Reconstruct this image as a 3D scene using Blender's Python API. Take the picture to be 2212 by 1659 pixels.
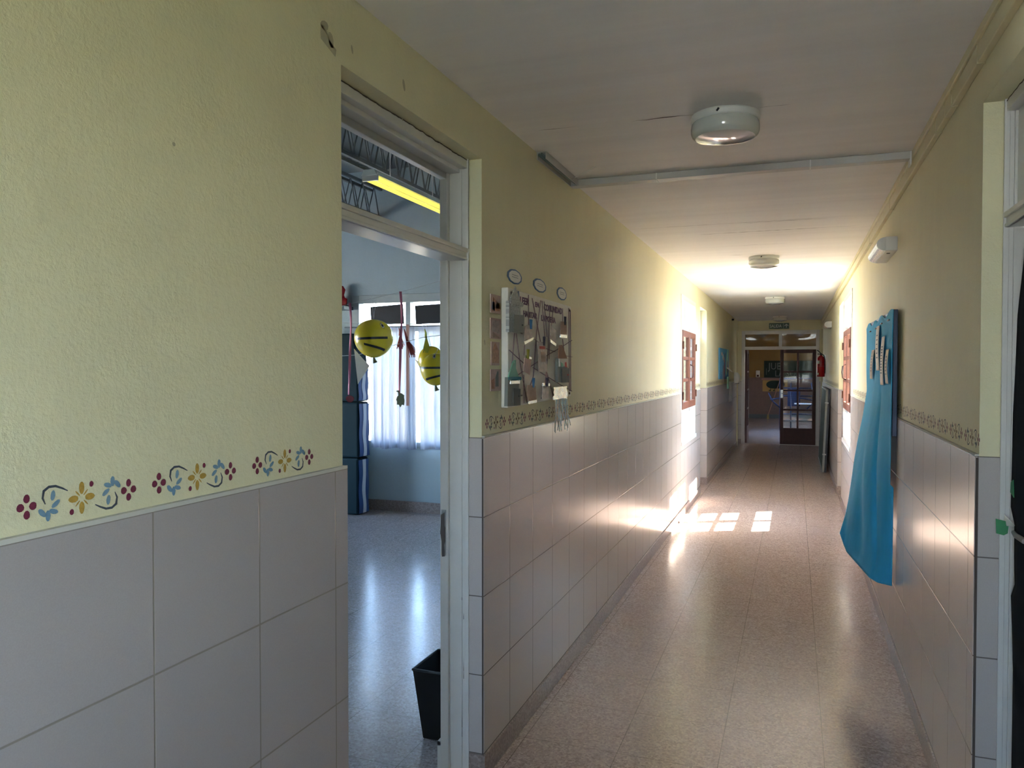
import bpy, bmesh, math, random
from mathutils import Vector, Matrix
random.seed(7)
PI = math.pi
S = bpy.context.scene
for o in list(bpy.data.objects): bpy.data.objects.remove(o)
COL = S.collection
IMG_W, IMG_H, FPX = 2212, 1659, 1675.27

# ---------------------------------------------------------------- camera, sky, sun, exposure
cd = bpy.data.cameras.new('camera'); cam = bpy.data.objects.new('camera', cd); COL.objects.link(cam)
cd.sensor_fit = 'HORIZONTAL'; cd.sensor_width = 36.0; cd.lens = 36.0 * FPX / IMG_W
cd.clip_start = 0.05; cd.clip_end = 300
cam.location = (0, 0, 1.556)
cam.matrix_world = Matrix.Translation((0, 0, 1.556)) @ Matrix.Rotation(0.349293, 4, 'Z') @ Matrix.Rotation(PI/2 - 0.020011, 4, 'X') @ Matrix.Rotation(0.000372, 4, 'Z')
S.camera = cam

SKY_STRENGTH = 18.0
SUN_STRENGTH = 18.0
EXPOSURE = 3.2
w = bpy.data.worlds.new('sky'); S.world = w; w.use_nodes = True
nt = w.node_tree; nt.nodes.clear()
out = nt.nodes.new('ShaderNodeOutputWorld'); bg = nt.nodes.new('ShaderNodeBackground')
sky = nt.nodes.new('ShaderNodeTexSky'); sky.sky_type = 'HOSEK_WILKIE'
sky.sun_direction = Vector((1, .5, 1.135)).normalized(); sky.turbidity = 4.0; sky.ground_albedo = .5
hs = nt.nodes.new('ShaderNodeHueSaturation'); hs.inputs['Saturation'].default_value = .95
nt.links.new(sky.outputs[0], hs.inputs['Color']); nt.links.new(hs.outputs[0], bg.inputs[0])
bg.inputs[1].default_value = SKY_STRENGTH; nt.links.new(bg.outputs[0], out.inputs[0])
sl = bpy.data.lights.new('sun', 'SUN'); sun = bpy.data.objects.new('sun', sl); COL.objects.link(sun)
sl.energy = SUN_STRENGTH; sl.angle = math.radians(.53); sl.color = (1.0, .93, .82)
sun.rotation_euler = Vector((-1, -.5, -1.135)).to_track_quat('-Z', 'Y').to_euler()
sun.location = (8, 4, 10)
S.view_settings.view_transform = 'Standard'; S.view_settings.look = 'None'
S.view_settings.exposure = EXPOSURE; S.view_settings.gamma = 1.0; S.view_settings.use_curve_mapping = False
S.cycles.use_denoising = True
S.cycles.max_bounces = 12; S.cycles.diffuse_bounces = 8; S.cycles.glossy_bounces = 5
S.cycles.transparent_max_bounces = 16; S.cycles.transmission_bounces = 8
S.cycles.sample_clamp_indirect = 8.0; S.cycles.caustics_reflective = False; S.cycles.caustics_refractive = False

# ---------------------------------------------------------------- dimensions
XL, XR = -1.107, .519          # faces of the two corridor walls
WT = .155                      # wall thickness
ZC, ZT, ZB = 2.537, 1.295, .092
YB, YE = -3.3, 16.72           # corridor from behind the camera to the end wall
TILE = .2985

# ---------------------------------------------------------------- materials
class NT:
    def __init__(s, name):
        s.m = bpy.data.materials.new(name); s.m.use_nodes = True; s.t = s.m.node_tree
        s.t.nodes.clear(); s.out = s.n('ShaderNodeOutputMaterial')
    def n(s, typ, **kw):
        x = s.t.nodes.new(typ)
        for k, v in kw.items(): setattr(x, k, v)
        return x
    def l(s, a, b): s.t.links.new(a, b)
    def math(s, op, a, b=None, c=None, clamp=False):
        x = s.n('ShaderNodeMath', operation=op); x.use_clamp = clamp
        for i, v in enumerate((a, b, c)):
            if v is None: continue
            if isinstance(v, (int, float)): x.inputs[i].default_value = v
            else: s.l(v, x.inputs[i])
        return x.outputs[0]
    def mix(s, f, a, b):
        x = s.n('ShaderNodeMix', data_type='RGBA')
        for i, v in ((0, f), (6, a), (7, b)):
            if isinstance(v, (int, float)): x.inputs[i].default_value = v
            elif isinstance(v, tuple): x.inputs[i].default_value = (*v[:3], 1)
            else: s.l(v, x.inputs[i])
        return x.outputs[2]
    def pos(s):
        g = s.n('ShaderNodeNewGeometry'); return g.outputs['Position'], g.outputs['Normal']
    def noise(s, vec, scale, detail=3, rough=.5):
        x = s.n('ShaderNodeTexNoise'); s.l(vec, x.inputs['Vector'])
        x.inputs['Scale'].default_value = scale; x.inputs['Detail'].default_value = detail; x.inputs['Roughness'].default_value = rough
        return x.outputs['Fac']
    def scaled(s, vec, sc):
        x = s.n('ShaderNodeMapping'); s.l(vec, x.inputs['Vector']); x.inputs['Scale'].default_value = sc; return x.outputs[0]
    def ramp(s, f, *stops):
        x = s.n('ShaderNodeValToRGB'); s.l(f, x.inputs[0]); e = x.color_ramp.elements
        while len(e) < len(stops): e.new(.5)
        for i, (p, c) in enumerate(stops): e[i].position = p; e[i].color = (*c, 1) if isinstance(c, tuple) else (c, c, c, 1)
        return x.outputs[0]
    def bump(s, h, strength, dist):
        x = s.n('ShaderNodeBump'); s.l(h, x.inputs['Height']); x.inputs['Strength'].default_value = strength
        x.inputs['Distance'].default_value = dist; return x.outputs[0]
    def bsdf(s, color, rough=.5, normal=None, spec=.5, metal=0, coat=0, sub=0):
        p = s.n('ShaderNodeBsdfPrincipled')
        if isinstance(color, tuple): p.inputs['Base Color'].default_value = (*color, 1)
        else: s.l(color, p.inputs['Base Color'])
        if isinstance(rough, (int, float)): p.inputs['Roughness'].default_value = rough
        else: s.l(rough, p.inputs['Roughness'])
        p.inputs['Specular IOR Level'].default_value = spec; p.inputs['Metallic'].default_value = metal
        p.inputs['Coat Weight'].default_value = coat; p.inputs['Coat Roughness'].default_value = .08
        if normal is not None: s.l(normal, p.inputs['Normal'])
        s.l(p.outputs[0], s.out.inputs[0]); return p

def plain(name, color, rough=.5, spec=.4, metal=0, coat=0, var=.06, scale=14, bump=0, bscale=120):
    k = NT(name); p, _ = k.pos(); f = k.noise(p, scale)
    dark = tuple(c*(1-var*1.6) for c in color); lite = tuple(min(1, c*(1+var)) for c in color)
    col = k.mix(f, dark, lite); nm = k.bump(k.noise(p, bscale), bump, .003) if bump else None
    k.bsdf(col, rough, nm, spec, metal, coat); return k.m

def wall_paint(name, color, blotch=.10):
    k = NT(name); p, _ = k.pos()
    a = k.noise(p, 1.3, 5, .6); b = k.noise(k.scaled(p, (6, 6, 1.2)), 1.5, 4, .6)
    c = k.mix(k.ramp(a, (.3, 0.), (.75, 1.)), tuple(x*(1-blotch) for x in color), color)
    c = k.mix(k.math('MULTIPLY', k.ramp(b, (.45, 0.), (.8, 1.)), .18), c, tuple(x*.78 for x in color))
    h = k.math('ADD', k.math('MULTIPLY', k.noise(p, 55, 4, .6), 1.0), k.math('MULTIPLY', k.noise(p, 210, 3, .6), .5))
    k.bsdf(c, .62, k.bump(h, .42, .004), .3); return k.m

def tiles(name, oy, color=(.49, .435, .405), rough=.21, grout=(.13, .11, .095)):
    """square wall tiles: upright joints every TILE from y = oy, level joints every .3 below ZT"""
    k = NT(name); p, nrm = k.pos(); sep = k.n('ShaderNodeSeparateXYZ'); k.l(p, sep.inputs[0])
    sn = k.n('ShaderNodeSeparateXYZ'); k.l(nrm, sn.inputs[0])
    u = k.math('DIVIDE', k.math('SUBTRACT', sep.outputs[1], oy), TILE); v = k.math('DIVIDE', k.math('SUBTRACT', ZT, sep.outputs[2]), .30)
    def dist(x): f = k.math('FRACT', x); return k.math('MINIMUM', f, k.math('SUBTRACT', 1.0, f))
    side = k.math('GREATER_THAN', k.math('ABSOLUTE', sn.outputs[1]), .5)
    du = k.math('ADD', k.math('MULTIPLY', dist(u), TILE), k.math('MULTIPLY', side, 1.0)); dv = k.math('MULTIPLY', dist(v), .30)
    d = k.math('MINIMUM', du, dv)
    g = k.n('ShaderNodeMapRange'); k.l(d, g.inputs[0]); g.inputs[1].default_value = .0010; g.inputs[2].default_value = .0026
    wn = k.n('ShaderNodeTexWhiteNoise', noise_dimensions='2D'); cb = k.n('ShaderNodeCombineXYZ')
    k.l(k.math('FLOOR', u), cb.inputs[0]); k.l(k.math('FLOOR', v), cb.inputs[1]); k.l(cb.outputs[0], wn.inputs[0])
    fine = k.noise(p, 420, 2, .5); big = k.noise(p, 3, 3, .5)
    c = k.mix(wn.outputs[0], tuple(x*.97 for x in color), tuple(x*1.03 for x in color))
    c = k.mix(k.math('MULTIPLY', k.ramp(fine, (.35, 0.), (.65, 1.)), .35), c, tuple(x*.86 for x in color))
    c = k.mix(k.math('MULTIPLY', big, .15), c, (color[0]*.9, color[1]*.88, color[2]*.85))
    c = k.mix(g.outputs[0], grout, c)
    h = k.math('ADD', g.outputs[0], k.math('MULTIPLY', k.noise(p, 160, 2, .5), .22))
    h = k.math('ADD', h, k.math('MULTIPLY', k.noise(p, 9, 2, .5), .35))
    k.bsdf(c, rough, k.bump(h, .35, .0022), .5); return k.m

def terrazzo(name, joints=True, tint=(1, 1, 1), rough=.2, coat=.25, spec=.5):
    k = NT(name); p, _ = k.pos()
    vo = k.n('ShaderNodeTexVoronoi'); k.l(p, vo.inputs['Vector']); vo.inputs['Scale'].default_value = 125
    sv = k.n('ShaderNodeSeparateXYZ'); k.l(vo.outputs['Color'], sv.inputs[0])
    T = lambda c: tuple(a*b for a, b in zip(c, tint))
    c = k.ramp(sv.outputs[0], (.0, T((.115, .085, .075))), (.14, T((.20, .15, .135))), (.45, T((.315, .245, .22))), (.78, T((.40, .325, .295))), (.95, T((.52, .44, .40))))
    c = k.mix(.45, c, T((.325, .26, .235)))
    c = k.mix(k.math('MULTIPLY', k.noise(p, 1.2, 2, .5), .2), c, T((.36, .30, .26)))
    sep = k.n('ShaderNodeSeparateXYZ'); k.l(p, sep.inputs[0])
    r = k.math('ADD', rough, k.math('MULTIPLY', k.noise(p, 3, 3, .5), .06))
    h = k.noise(p, 24, 2, .5)
    if joints:
        def dist(x): f = k.math('FRACT', x); return k.math('MULTIPLY', k.math('MINIMUM', f, k.math('SUBTRACT', 1.0, f)), .393)
        dx = dist(k.math('DIVIDE', k.math('SUBTRACT', sep.outputs[0], .1215), .393)); dy = dist(k.math('DIVIDE', k.math('SUBTRACT', sep.outputs[1], 3.458), .393))
        wob = k.math('MULTIPLY', k.noise(p, 40, 2, .5), .0009)
        d = k.math('ADD', k.math('MINIMUM', dx, dy), wob)
        g = k.n('ShaderNodeMapRange'); k.l(d, g.inputs[0]); g.inputs[1].default_value = .0012; g.inputs[2].default_value = .0022
        worn = k.math('MAXIMUM', g.outputs[0], k.math('MULTIPLY', k.ramp(k.noise(p, 4.5, 3, .6), (.45, 0.), (.7, 1.)), .6))
        c = k.mix(worn, T((.09, .065, .055)), c)
    k.bsdf(c, r, k.bump(h, .03, .004), spec, coat=coat); return k.m

def glass(name, tint=(1, 1, 1), clear=.94, rough=.0):
    k = NT(name); tr = k.n('ShaderNodeBsdfTransparent'); tr.inputs[0].default_value = (*[x*clear for x in tint], 1)
    gl = k.n('ShaderNodeBsdfGlossy'); gl.inputs['Roughness'].default_value = rough
    lw = k.n('ShaderNodeLayerWeight'); lw.inputs[0].default_value = .5
    f = k.math('ADD', .022, k.math('MULTIPLY', k.math('POWER', lw.outputs['Facing'], 5.0), .7))
    mx = k.n('ShaderNodeMixShader'); k.l(f, mx.inputs[0]); k.l(tr.outputs[0], mx.inputs[1]); k.l(gl.outputs[0], mx.inputs[2])
    k.l(mx.outputs[0], k.out.inputs[0]); return k.m

def sheer(name, color, through=.21, grout=(.13, .11, .095)):
    k = NT(name); d = k.n('ShaderNodeBsdfDiffuse'); d.inputs[0].default_value = (*color, 1)
    t = k.n('ShaderNodeBsdfTranslucent'); t.inputs[0].default_value = (*color, 1)
    tr = k.n('ShaderNodeBsdfTransparent'); m1 = k.n('ShaderNodeMixShader'); m1.inputs[0].default_value = .2
    m2 = k.n('ShaderNodeMixShader'); m2.inputs[0].default_value = through
    k.l(d.outputs[0], m1.inputs[1]); k.l(t.outputs[0], m1.inputs[2]); k.l(m1.outputs[0], m2.inputs[1]); k.l(tr.outputs[0], m2.inputs[2])
    k.l(m2.outputs[0], k.out.inputs[0]); return k.m

def emit(name, color, strength):
    k = NT(name); e = k.n('ShaderNodeEmission'); e.inputs[0].default_value = (*color, 1); e.inputs[1].default_value = strength
    k.l(e.outputs[0], k.out.inputs[0]); return k.m

def wood(name, color, rough=.5):
    k = NT(name); p, _ = k.pos(); f = k.noise(k.scaled(p, (30, 30, 3)), 3, 5, .6)
    c = k.mix(f, tuple(x*.55 for x in color), tuple(x*1.25 for x in color)); k.bsdf(c, rough, k.bump(f, .1, .002), .3); return k.m

def foil_mat(name, color):
    k = NT(name); p, _ = k.pos(); k.bsdf(color, .22, k.bump(k.noise(p, 90, 3, .6), .8, .004), .5, metal=1); return k.m

def newsprint(name, color=(.55, .56, .53), ink=(.08, .08, .09)):
    k = NT(name); p, _ = k.pos(); sep = k.n('ShaderNodeSeparateXYZ'); k.l(p, sep.inputs[0])
    f = k.math('FRACT', k.math('MULTIPLY', sep.outputs[2], 190)); ln = k.math('GREATER_THAN', f, .5)
    b = k.math('GREATER_THAN', k.noise(k.scaled(p, (1, 260, 90)), 1, 1), .46)
    k.bsdf(k.mix(k.math('MULTIPLY', k.math('MULTIPLY', ln, b), .75), color, ink), .75, spec=.2); return k.m

M = dict(
    cream=wall_paint('cream_wall_paint', (.75, .695, .46)),
    cream_dull=plain('cream_gloss_paint', (.62, .56, .35), .45, var=.05),
    ceil=None,
    tile_near=tiles('wall_tiles_beside_camera', 1.696, (.41, .365, .345), grout=(.27, .24, .20)), tile_far=tiles('wall_tiles_corridor_left', 2.985), tile_right=tiles('wall_tiles_corridor_right', 3.025),  # one kind of tile; corridor copies lightened in colour to stand in for light
    floor=terrazzo('terrazzo_floor', True, (1.52, 1.46, 1.42), .17, .08), base=terrazzo('terrazzo_baseboard', False, (.8, .78, .78), .35),
    class_floor=terrazzo('classroom_terrazzo', True, (1.15, 1.22, 1.32), .18, 0, 1.0),
    white=plain('white_gloss_paint', (.62, .60, .57), .3, .45, var=.04, bump=.05, bscale=40),
    white_clean=plain('white_plastic', (.68, .68, .64), .35, .45, var=.03),
    class_wall=wall_paint('pale_blue_wall', (.41, .485, .51), .05),
    dark_roof=plain('dark_sheet_roof', (.16, .19, .20), .6), steel=plain('grey_painted_steel', (.13, .15, .16), .5),
    brown=wood('brown_varnished_wood', (.17, .065, .04)), redwood=wood('dark_red_brown_wood', (.085, .035, .032)),
    glass=glass('window_glass'), wavy=glass('transom_glass', (.93, .95, .95), .8, .03),
    grout=plain('pale_filler', (.55, .53, .47), .8),
    black=plain('black_plastic', (.012, .013, .016), .45, .4), blackcloth=plain('black_cloth', (.012, .014, .02), .9, .1),
    steelbright=plain('brushed_metal', (.45, .44, .42), .35, metal=.9),
    paper=plain('white_paper', (.80, .78, .73), .75, .15, var=.04), kraft=plain('brown_card', (.42, .31, .25), .8, .1, var=.2, scale=60),
    pinkcard=plain('pink_card', (.55, .39, .35), .8, .1, var=.15, scale=60), ochre=plain('ochre_card', (.50, .33, .12), .8),
    bluecard=plain('blue_card', (.10, .17, .33), .75), skycard=plain('sky_blue_board', (.06, .27, .50), .7), purple=plain('purple_ink', (.10, .03, .10), .6),
    greencard=plain('mint_green_card', (.27, .54, .40), .75), teal=plain('teal_paper', (.02, .16, .22), .7), greycard=plain('grey_card', (.22, .23, .21), .75),
    redcard=plain('red_card', (.42, .06, .06), .7), browncard=plain('brown_roof_card', (.28, .14, .085), .75), navy=plain('navy_vinyl', (.02, .035, .09), .4),
    yarn=plain('mauve_yarn', (.20, .13, .165), .9, .1), foil=foil_mat('silver_foil', (.75, .74, .70)), news=newsprint('newspaper'),
    photo_a=plain('printed_brick_photo', (.50, .25, .16), .5, var=.6, scale=70), photo_b=plain('printed_grey_photo', (.48, .38, .35), .5, var=.5, scale=60),
    yellow=plain('yellow_rubber', (.72, .56, .03), .25, .5, var=.03), tape=plain('black_tape', (.015, .017, .02), .35), pink=plain('pink_ribbon', (.62, .17, .27), .6),
    sage=plain('sage_card', (.17, .20, .12), .7), red=plain('red_enamel', (.36, .015, .02), .25, .5, var=.08), maroon=plain('maroon_crepe', (.26, .05, .06), .8),
    lime=plain('lime_crepe', (.45, .50, .06), .8), salmon=plain('salmon_crepe', (.50, .13, .11), .8), thread=plain('pale_thread', (.55, .60, .60), .6),
    matgreen=plain('dark_teal_vinyl', (.006, .022, .029), .6, .12), matblue=plain('blue_vinyl', (.03, .08, .24), .35, .5), matwhite=plain('white_vinyl', (.62, .66, .70), .35, .5),
    ochrewall=wall_paint('ochre_wall_paint', (.30, .19, .07), .08), brownwall=plain('brown_dado', (.22, .15, .13), .5, var=.1), board=plain('green_chalkboard', (.022, .04, .034), .6, .2),
    chalk=plain('chalk', (.20, .21, .20), .9), signgreen=plain('exit_sign_green', (.02, .07, .05), .4), signwhite=plain('exit_sign_letters', (.80, .82, .76), .5),
    tapegreen=plain('green_tape', (.03, .22, .08), .6), curtain=sheer('white_voile', (.36, .40, .48), .008), hedge=plain('hedge_leaves', (.10, .20, .04), .8, .2, var=.5, scale=30),
    yard=plain('pale_yard_concrete', (.50, .47, .42), .9, .1, var=.12, scale=3), yardwall=plain('cream_yard_wall', (.70, .62, .42), .9, .1, var=.08, scale=2),
    tube=emit('fluorescent_tube', (1.0, .82, .13), .19), tubeglow=plain('lamp_housing', (.72, .78, .72), .4), lampglass=plain('opal_lamp_glass', (.52, .54, .50), .12, .6, coat=.6, var=.03),
    lens=glass('clear_diffuser', (.9, .9, .9), .75, .08), amber=plain('yellowed_plastic', (.75, .55, .33), .35),
    st_red=plain('stencil_plum', (.17, .022, .052), .7, var=.25, scale=200), st_blue=plain('stencil_blue', (.16, .27, .36), .7, var=.2, scale=200),
    st_grey=plain('stencil_slate', (.06, .07, .09), .7, var=.3, scale=200), st_yellow=plain('stencil_amber', (.46, .28, .05), .7, var=.25, scale=200),
    patch=plain('bare_plaster', (.44, .39, .27), .8), crackmat=plain('crack_dark', (.09, .07, .06), .9), bluepipe=plain('navy_tube', (.010, .015, .045), .5, .2),
    scratch=plain('scuffed_wood', (.10, .085, .08), .8), mop=plain('pinkish_wood', (.42, .22, .17), .5), bristle=plain('straw_bristle', (.42, .32, .12), .9),
)
def ceiling_mat():
    k = NT('white_ceiling_paint'); p, _ = k.pos()
    b = k.noise(k.scaled(p, (.35, 5, 1)), 1.6, 4, .55)
    c = k.mix(k.ramp(b, (.3, 0.), (.7, 1.)), (.72, .705, .685), (.79, .775, .755))
    c = k.mix(k.math('MULTIPLY', k.noise(p, 2, 4), .12), c, (.45, .42, .39))
    h = k.math('ADD', k.math('MULTIPLY', b, 3), k.math('MULTIPLY', k.noise(p, 160, 3), .15))
    k.bsdf(c, .55, k.bump(h, .12, .012), .3); return k.m
M['ceil'] = ceiling_mat()
def cloth_mat():
    k = NT('turquoise_cloth'); p, _ = k.pos(); f = k.noise(k.scaled(p, (8, 8, 1.2)), 2.5, 4, .6)
    c = k.mix(f, (.035, .34, .62), (.065, .45, .78)); wv = k.noise(p, 900, 1)
    k.bsdf(c, .75, k.bump(wv, .2, .001), .12); return k.m
M['cloth'] = cloth_mat()

# ---------------------------------------------------------------- geometry helpers (world coordinates)
ORG = {}
def org(o): return ORG.get(o.name, Vector((0, 0, 0))) if o is not None else Vector((0, 0, 0))

def tag(o, label=None, cat=None, group=None, kind=None):
    for k, v in (('label', label), ('category', cat), ('group', group), ('kind', kind)):
        if v: o[k] = v
    return o
def thing(name, loc, label, cat, group=None):
    o = bpy.data.objects.new(name, None); COL.objects.link(o); o.location = loc; o.empty_display_size = .05
    ORG[o.name] = Vector(loc); return tag(o, label, cat, group)
def structure(name, loc=(0, 0, 0)):
    o = bpy.data.objects.new(name, None); COL.objects.link(o); o.location = loc; ORG[o.name] = Vector(loc); o['kind'] = 'structure'; return o

class MB:
    def __init__(s): s.bm = bmesh.new()
    def face(s, pts, mi=0):
        f = s.bm.faces.new([s.bm.verts.new(p) for p in pts]); f.material_index = mi; return f
    def box(s, x0, x1, y0, y1, z0, z1, mi=0):
        if x0 > x1: x0, x1 = x1, x0
        if y0 > y1: y0, y1 = y1, y0
        if z0 > z1: z0, z1 = z1, z0
        v = [s.bm.verts.new((x, y, z)) for z in (z0, z1) for y in (y0, y1) for x in (x0, x1)]
        for q in ((0, 2, 3, 1), (4, 5, 7, 6), (0, 1, 5, 4), (2, 6, 7, 3), (0, 4, 6, 2), (1, 3, 7, 5)):
            s.bm.faces.new([v[i] for i in q]).material_index = mi
        return s
    def prism(s, poly, ex, mi=0):
        """closed outline (list of points) extruded along vector ex, both caps"""
        ex = Vector(ex); a = [s.bm.verts.new(Vector(p)) for p in poly]; b = [s.bm.verts.new(Vector(p)+ex) for p in poly]
        n = len(a); fs = [s.bm.faces.new(a), s.bm.faces.new(b[::-1])]
        for i in range(n): fs.append(s.bm.faces.new([a[i], b[i], b[(i+1) % n], a[(i+1) % n]]))
        for f in fs: f.material_index = mi
        return s
    def tube(s, pts, r, n=8, mi=0, cap=True, radii=None):
        pts = [Vector(p) for p in pts]; rings = []
        for i, p in enumerate(pts):
            d = (pts[min(i+1, len(pts)-1)] - pts[max(i-1, 0)]).normalized()
            up = Vector((0, 0, 1)) if abs(d.z) < .9 else Vector((1, 0, 0))
            a = d.cross(up).normalized(); b = d.cross(a); rr = radii[i] if radii else r
            rings.append([s.bm.verts.new(p + a*rr*math.cos(2*PI*k/n) + b*rr*math.sin(2*PI*k/n)) for k in range(n)])
        for i in range(len(rings)-1):
            for k in range(n):
                f = s.bm.faces.new([rings[i][k], rings[i][(k+1) % n], rings[i+1][(k+1) % n], rings[i+1][k]]); f.material_index = mi; f.smooth = True
        if cap:
            for q in (rings[0][::-1], rings[-1]): s.bm.faces.new(q).material_index = mi
        return s
    def lathe(s, prof, c, n=32, axis='z', mi=0):
        c = Vector(c); rings = []
        def pt(r, h, a):
            u, v = r*math.cos(a), r*math.sin(a)
            return c + (Vector((u, v, h)) if axis == 'z' else Vector((h, u, v)) if axis == 'x' else Vector((u, h, v)))
        for r, h in prof: rings.append([s.bm.verts.new(pt(max(r, 1e-5), h, 2*PI*k/n)) for k in range(n)])
        for i in range(len(rings)-1):
            for k in range(n):
                f = s.bm.faces.new([rings[i][k], rings[i][(k+1) % n], rings[i+1][(k+1) % n], rings[i+1][k]]); f.material_index = mi; f.smooth = True
        return s
    def grid(s, fn, nu, nv, mi=0):
        vs = [[s.bm.verts.new(fn(i/nu, j/nv)) for j in range(nv+1)] for i in range(nu+1)]
        for i in range(nu):
            for j in range(nv):
                f = s.bm.faces.new([vs[i][j], vs[i+1][j], vs[i+1][j+1], vs[i][j+1]]); f.material_index = mi; f.smooth = True
        return s
    def build(s, name, mats, parent=None, origin=None, bevel=0, solid=0, sub=0):
        if not isinstance(mats, (list, tuple)): mats = [mats]
        bmesh.ops.recalc_face_normals(s.bm, faces=s.bm.faces)
        if parent is not None: wo = org(parent) if origin is None else Vector(origin)
        elif origin is not None: wo = Vector(origin)
        else: wo = Vector((0, 0, 0))
        bmesh.ops.translate(s.bm, verts=s.bm.verts, vec=-wo)
        me = bpy.data.meshes.new(name); s.bm.to_mesh(me); s.bm.free()
        for m in mats: me.materials.append(m)
        o = bpy.data.objects.new(name, me); COL.objects.link(o)
        if parent is not None: o.parent = parent; o.location = wo - org(parent)
        else: o.location = wo
        ORG[o.name] = wo
        if solid: md = o.modifiers.new('solid', 'SOLIDIFY'); md.thickness = solid; md.offset = 0
        if bevel: md = o.modifiers.new('bevel', 'BEVEL'); md.width = bevel; md.segments = 2; md.limit_method = 'ANGLE'
        if sub: md = o.modifiers.new('sub', 'SUBSURF'); md.levels = sub; md.render_levels = sub
        return o

def copy_tree(o, parent=None):
    c = o.copy(); COL.objects.link(c); c.parent = parent
    for ch in list(o.children): copy_tree(ch, c)
    return c

def text_mesh(body, size, right, up, at, mat, parent, name, squash=1.0, depth=.001, align='LEFT', bold=0):
    cu = bpy.data.curves.new(name, 'FONT'); cu.body = body; cu.size = size; cu.extrude = depth; cu.align_x = align; cu.offset = size*bold; cu.resolution_u = 3
    t = bpy.data.objects.new('tmp', cu); COL.objects.link(t)
    bpy.context.view_layer.update()
    me = bpy.data.meshes.new_from_object(t.evaluated_get(bpy.context.evaluated_depsgraph_get()))
    bpy.data.objects.remove(t); r, u = Vector(right).normalized(), Vector(up).normalized(); n = r.cross(u)
    mtx = Matrix((r*squash, u, n)).transposed().to_4x4(); mtx.translation = Vector(at) - org(parent)
    me.transform(mtx); me.name = name; me.materials.clear(); me.materials.append(mat)
    o = bpy.data.objects.new(name, me); COL.objects.link(o); o.parent = parent; ORG[o.name] = org(parent); return o

def pierced(mb, x0, x1, y0, y1, z0, z1, holes, axis='x', mi=0):
    """a slab x0..x1 thick spanning y and z with rectangular holes (y0,y1,z0,z1); axis='y' swaps the roles of x and y"""
    cuts = sorted({y0, y1, *[min(max(h[i], y0), y1) for h in holes for i in (0, 1)]})
    for a, b in zip(cuts, cuts[1:]):
        if b - a < 1e-6: continue
        mid = (a+b)/2; zs = [(z0, z1)]
        for h in holes:
            if h[0] < mid < h[1]:
                nz = []
                for p, q in zs:
                    if h[2] > p: nz.append((p, min(q, h[2])))
                    if h[3] < q: nz.append((max(p, h[3]), q))
                zs = [(p, q) for p, q in nz if q - p > 1e-6]
        for p, q in zs:
            if axis == 'x': mb.box(x0, x1, a, b, p, q, mi)
            else: mb.box(a, b, x0, x1, p, q, mi)
    return mb

# ---------------------------------------------------------------- floors, ceiling, walls
D1 = (1.747, 2.706, 0, 2.341); W1 = (8.13, 9.36, .78, 2.33); D2 = (9.86, 10.64, 0, 2.325)
D4 = (1.62, 2.645, 0, 2.341); W2 = (8.11, 9.33, .78, 2.33); D5 = (9.60, 10.42, 0, 2.325); W5 = (-1.60, -.72, 1.0, 2.15)
LH = [D1, W1, D2]; RH = [D4, W2, D5, W5]
mb = MB(); mb.box(XL-.02, XR+.02, YB, YE+.1, -.2, 0)
for d in (D1, D2): mb.box(XL-WT, XL-.02, d[0], d[1], -.2, 0)
for d in (D4, D5): mb.box(XR+.02, XR+WT, d[0], d[1], -.2, 0)
tag(mb.build('floor', M['floor']), kind='structure')
mb = MB(); mb.box(XL-.01, XR+.01, YB, YE+.1, ZC, ZC+.12)
ceil = tag(mb.build('ceiling', M['ceil']), kind='structure')
mb = MB(); mb.box(XL-WT-.1, XR+WT+.1, YB-.2, YE+.15, ZC+.13, ZC+.30)
tag(mb.build('trim_1', M['yardwall']), kind='structure')
# jagged cracks where the ceiling boards meet
mb = MB()
for y, xa, xb, wd in ((3.06, -1.0, -.83, .006), (3.07, -.62, -.36, .010), (3.075, -.14, -.02, .004), (5.44, -1.1, .35, .007), (5.47, -.35, .2, .010), (5.82, -.75, .42, .012), (6.44, -.6, .0, .005), (6.98, -.55, -.42, .012), (7.75, -.1, .2, .008), (8.3, -.2, .5, .008), (8.9, -.1, .5, .009)):
    n = max(4, int((xb-xa)/.03)); top, bot = [], []
    for i in range(n+1):
        t = i/n; x = xa+(xb-xa)*t; env = math.sin(PI*t)**.6*wd*random.uniform(.25, 1); yo = y+random.uniform(-.004, .004)
        top.append((x, yo+env*.5, ZC-.0012)); bot.append((x, yo-env*.5, ZC-.0012))
    for i in range(n): mb.face([top[i], top[i+1], bot[i+1], bot[i]])
mb.build('cracks', M['crackmat'], ceil)

mb = MB(); pierced(mb, XL-WT, XL, YB, YE+.1, 0, ZC, LH)
wl = tag(mb.build('wall_left', M['cream']), kind='structure')
mb = MB(); pierced(mb, XR, XR+WT, YB, YE+.1, 0, ZC, RH)
wr = tag(mb.build('wall_right', M['cream']), kind='structure')
# glazed tile dado, proud of the plaster, and its returns in the door reveals
def dado(name, side, y0, y1, m, holes, parent):
    mb = MB(); x0, x1 = (XL-.005, XL+.011) if side == 'L' else (XR-.011, XR+.005)
    pierced(mb, x0, x1, y0, y1, ZB, ZT, holes); return mb.build(name, m, parent)
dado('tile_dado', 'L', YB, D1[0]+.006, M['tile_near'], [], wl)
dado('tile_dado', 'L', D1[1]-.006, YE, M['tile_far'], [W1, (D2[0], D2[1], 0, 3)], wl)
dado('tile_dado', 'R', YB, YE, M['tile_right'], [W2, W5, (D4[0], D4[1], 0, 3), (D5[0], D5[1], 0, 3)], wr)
mb = MB(); mb.box(XL-.052, XL+.004, D1[1]-.010, D1[1]+.02, ZB, ZT); mb.box(XL-.10, XL+.006, D2[1]-.010, D2[1]+.02, ZB, ZT); mb.build('tile_return', M['tile_far'], wl)
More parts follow.
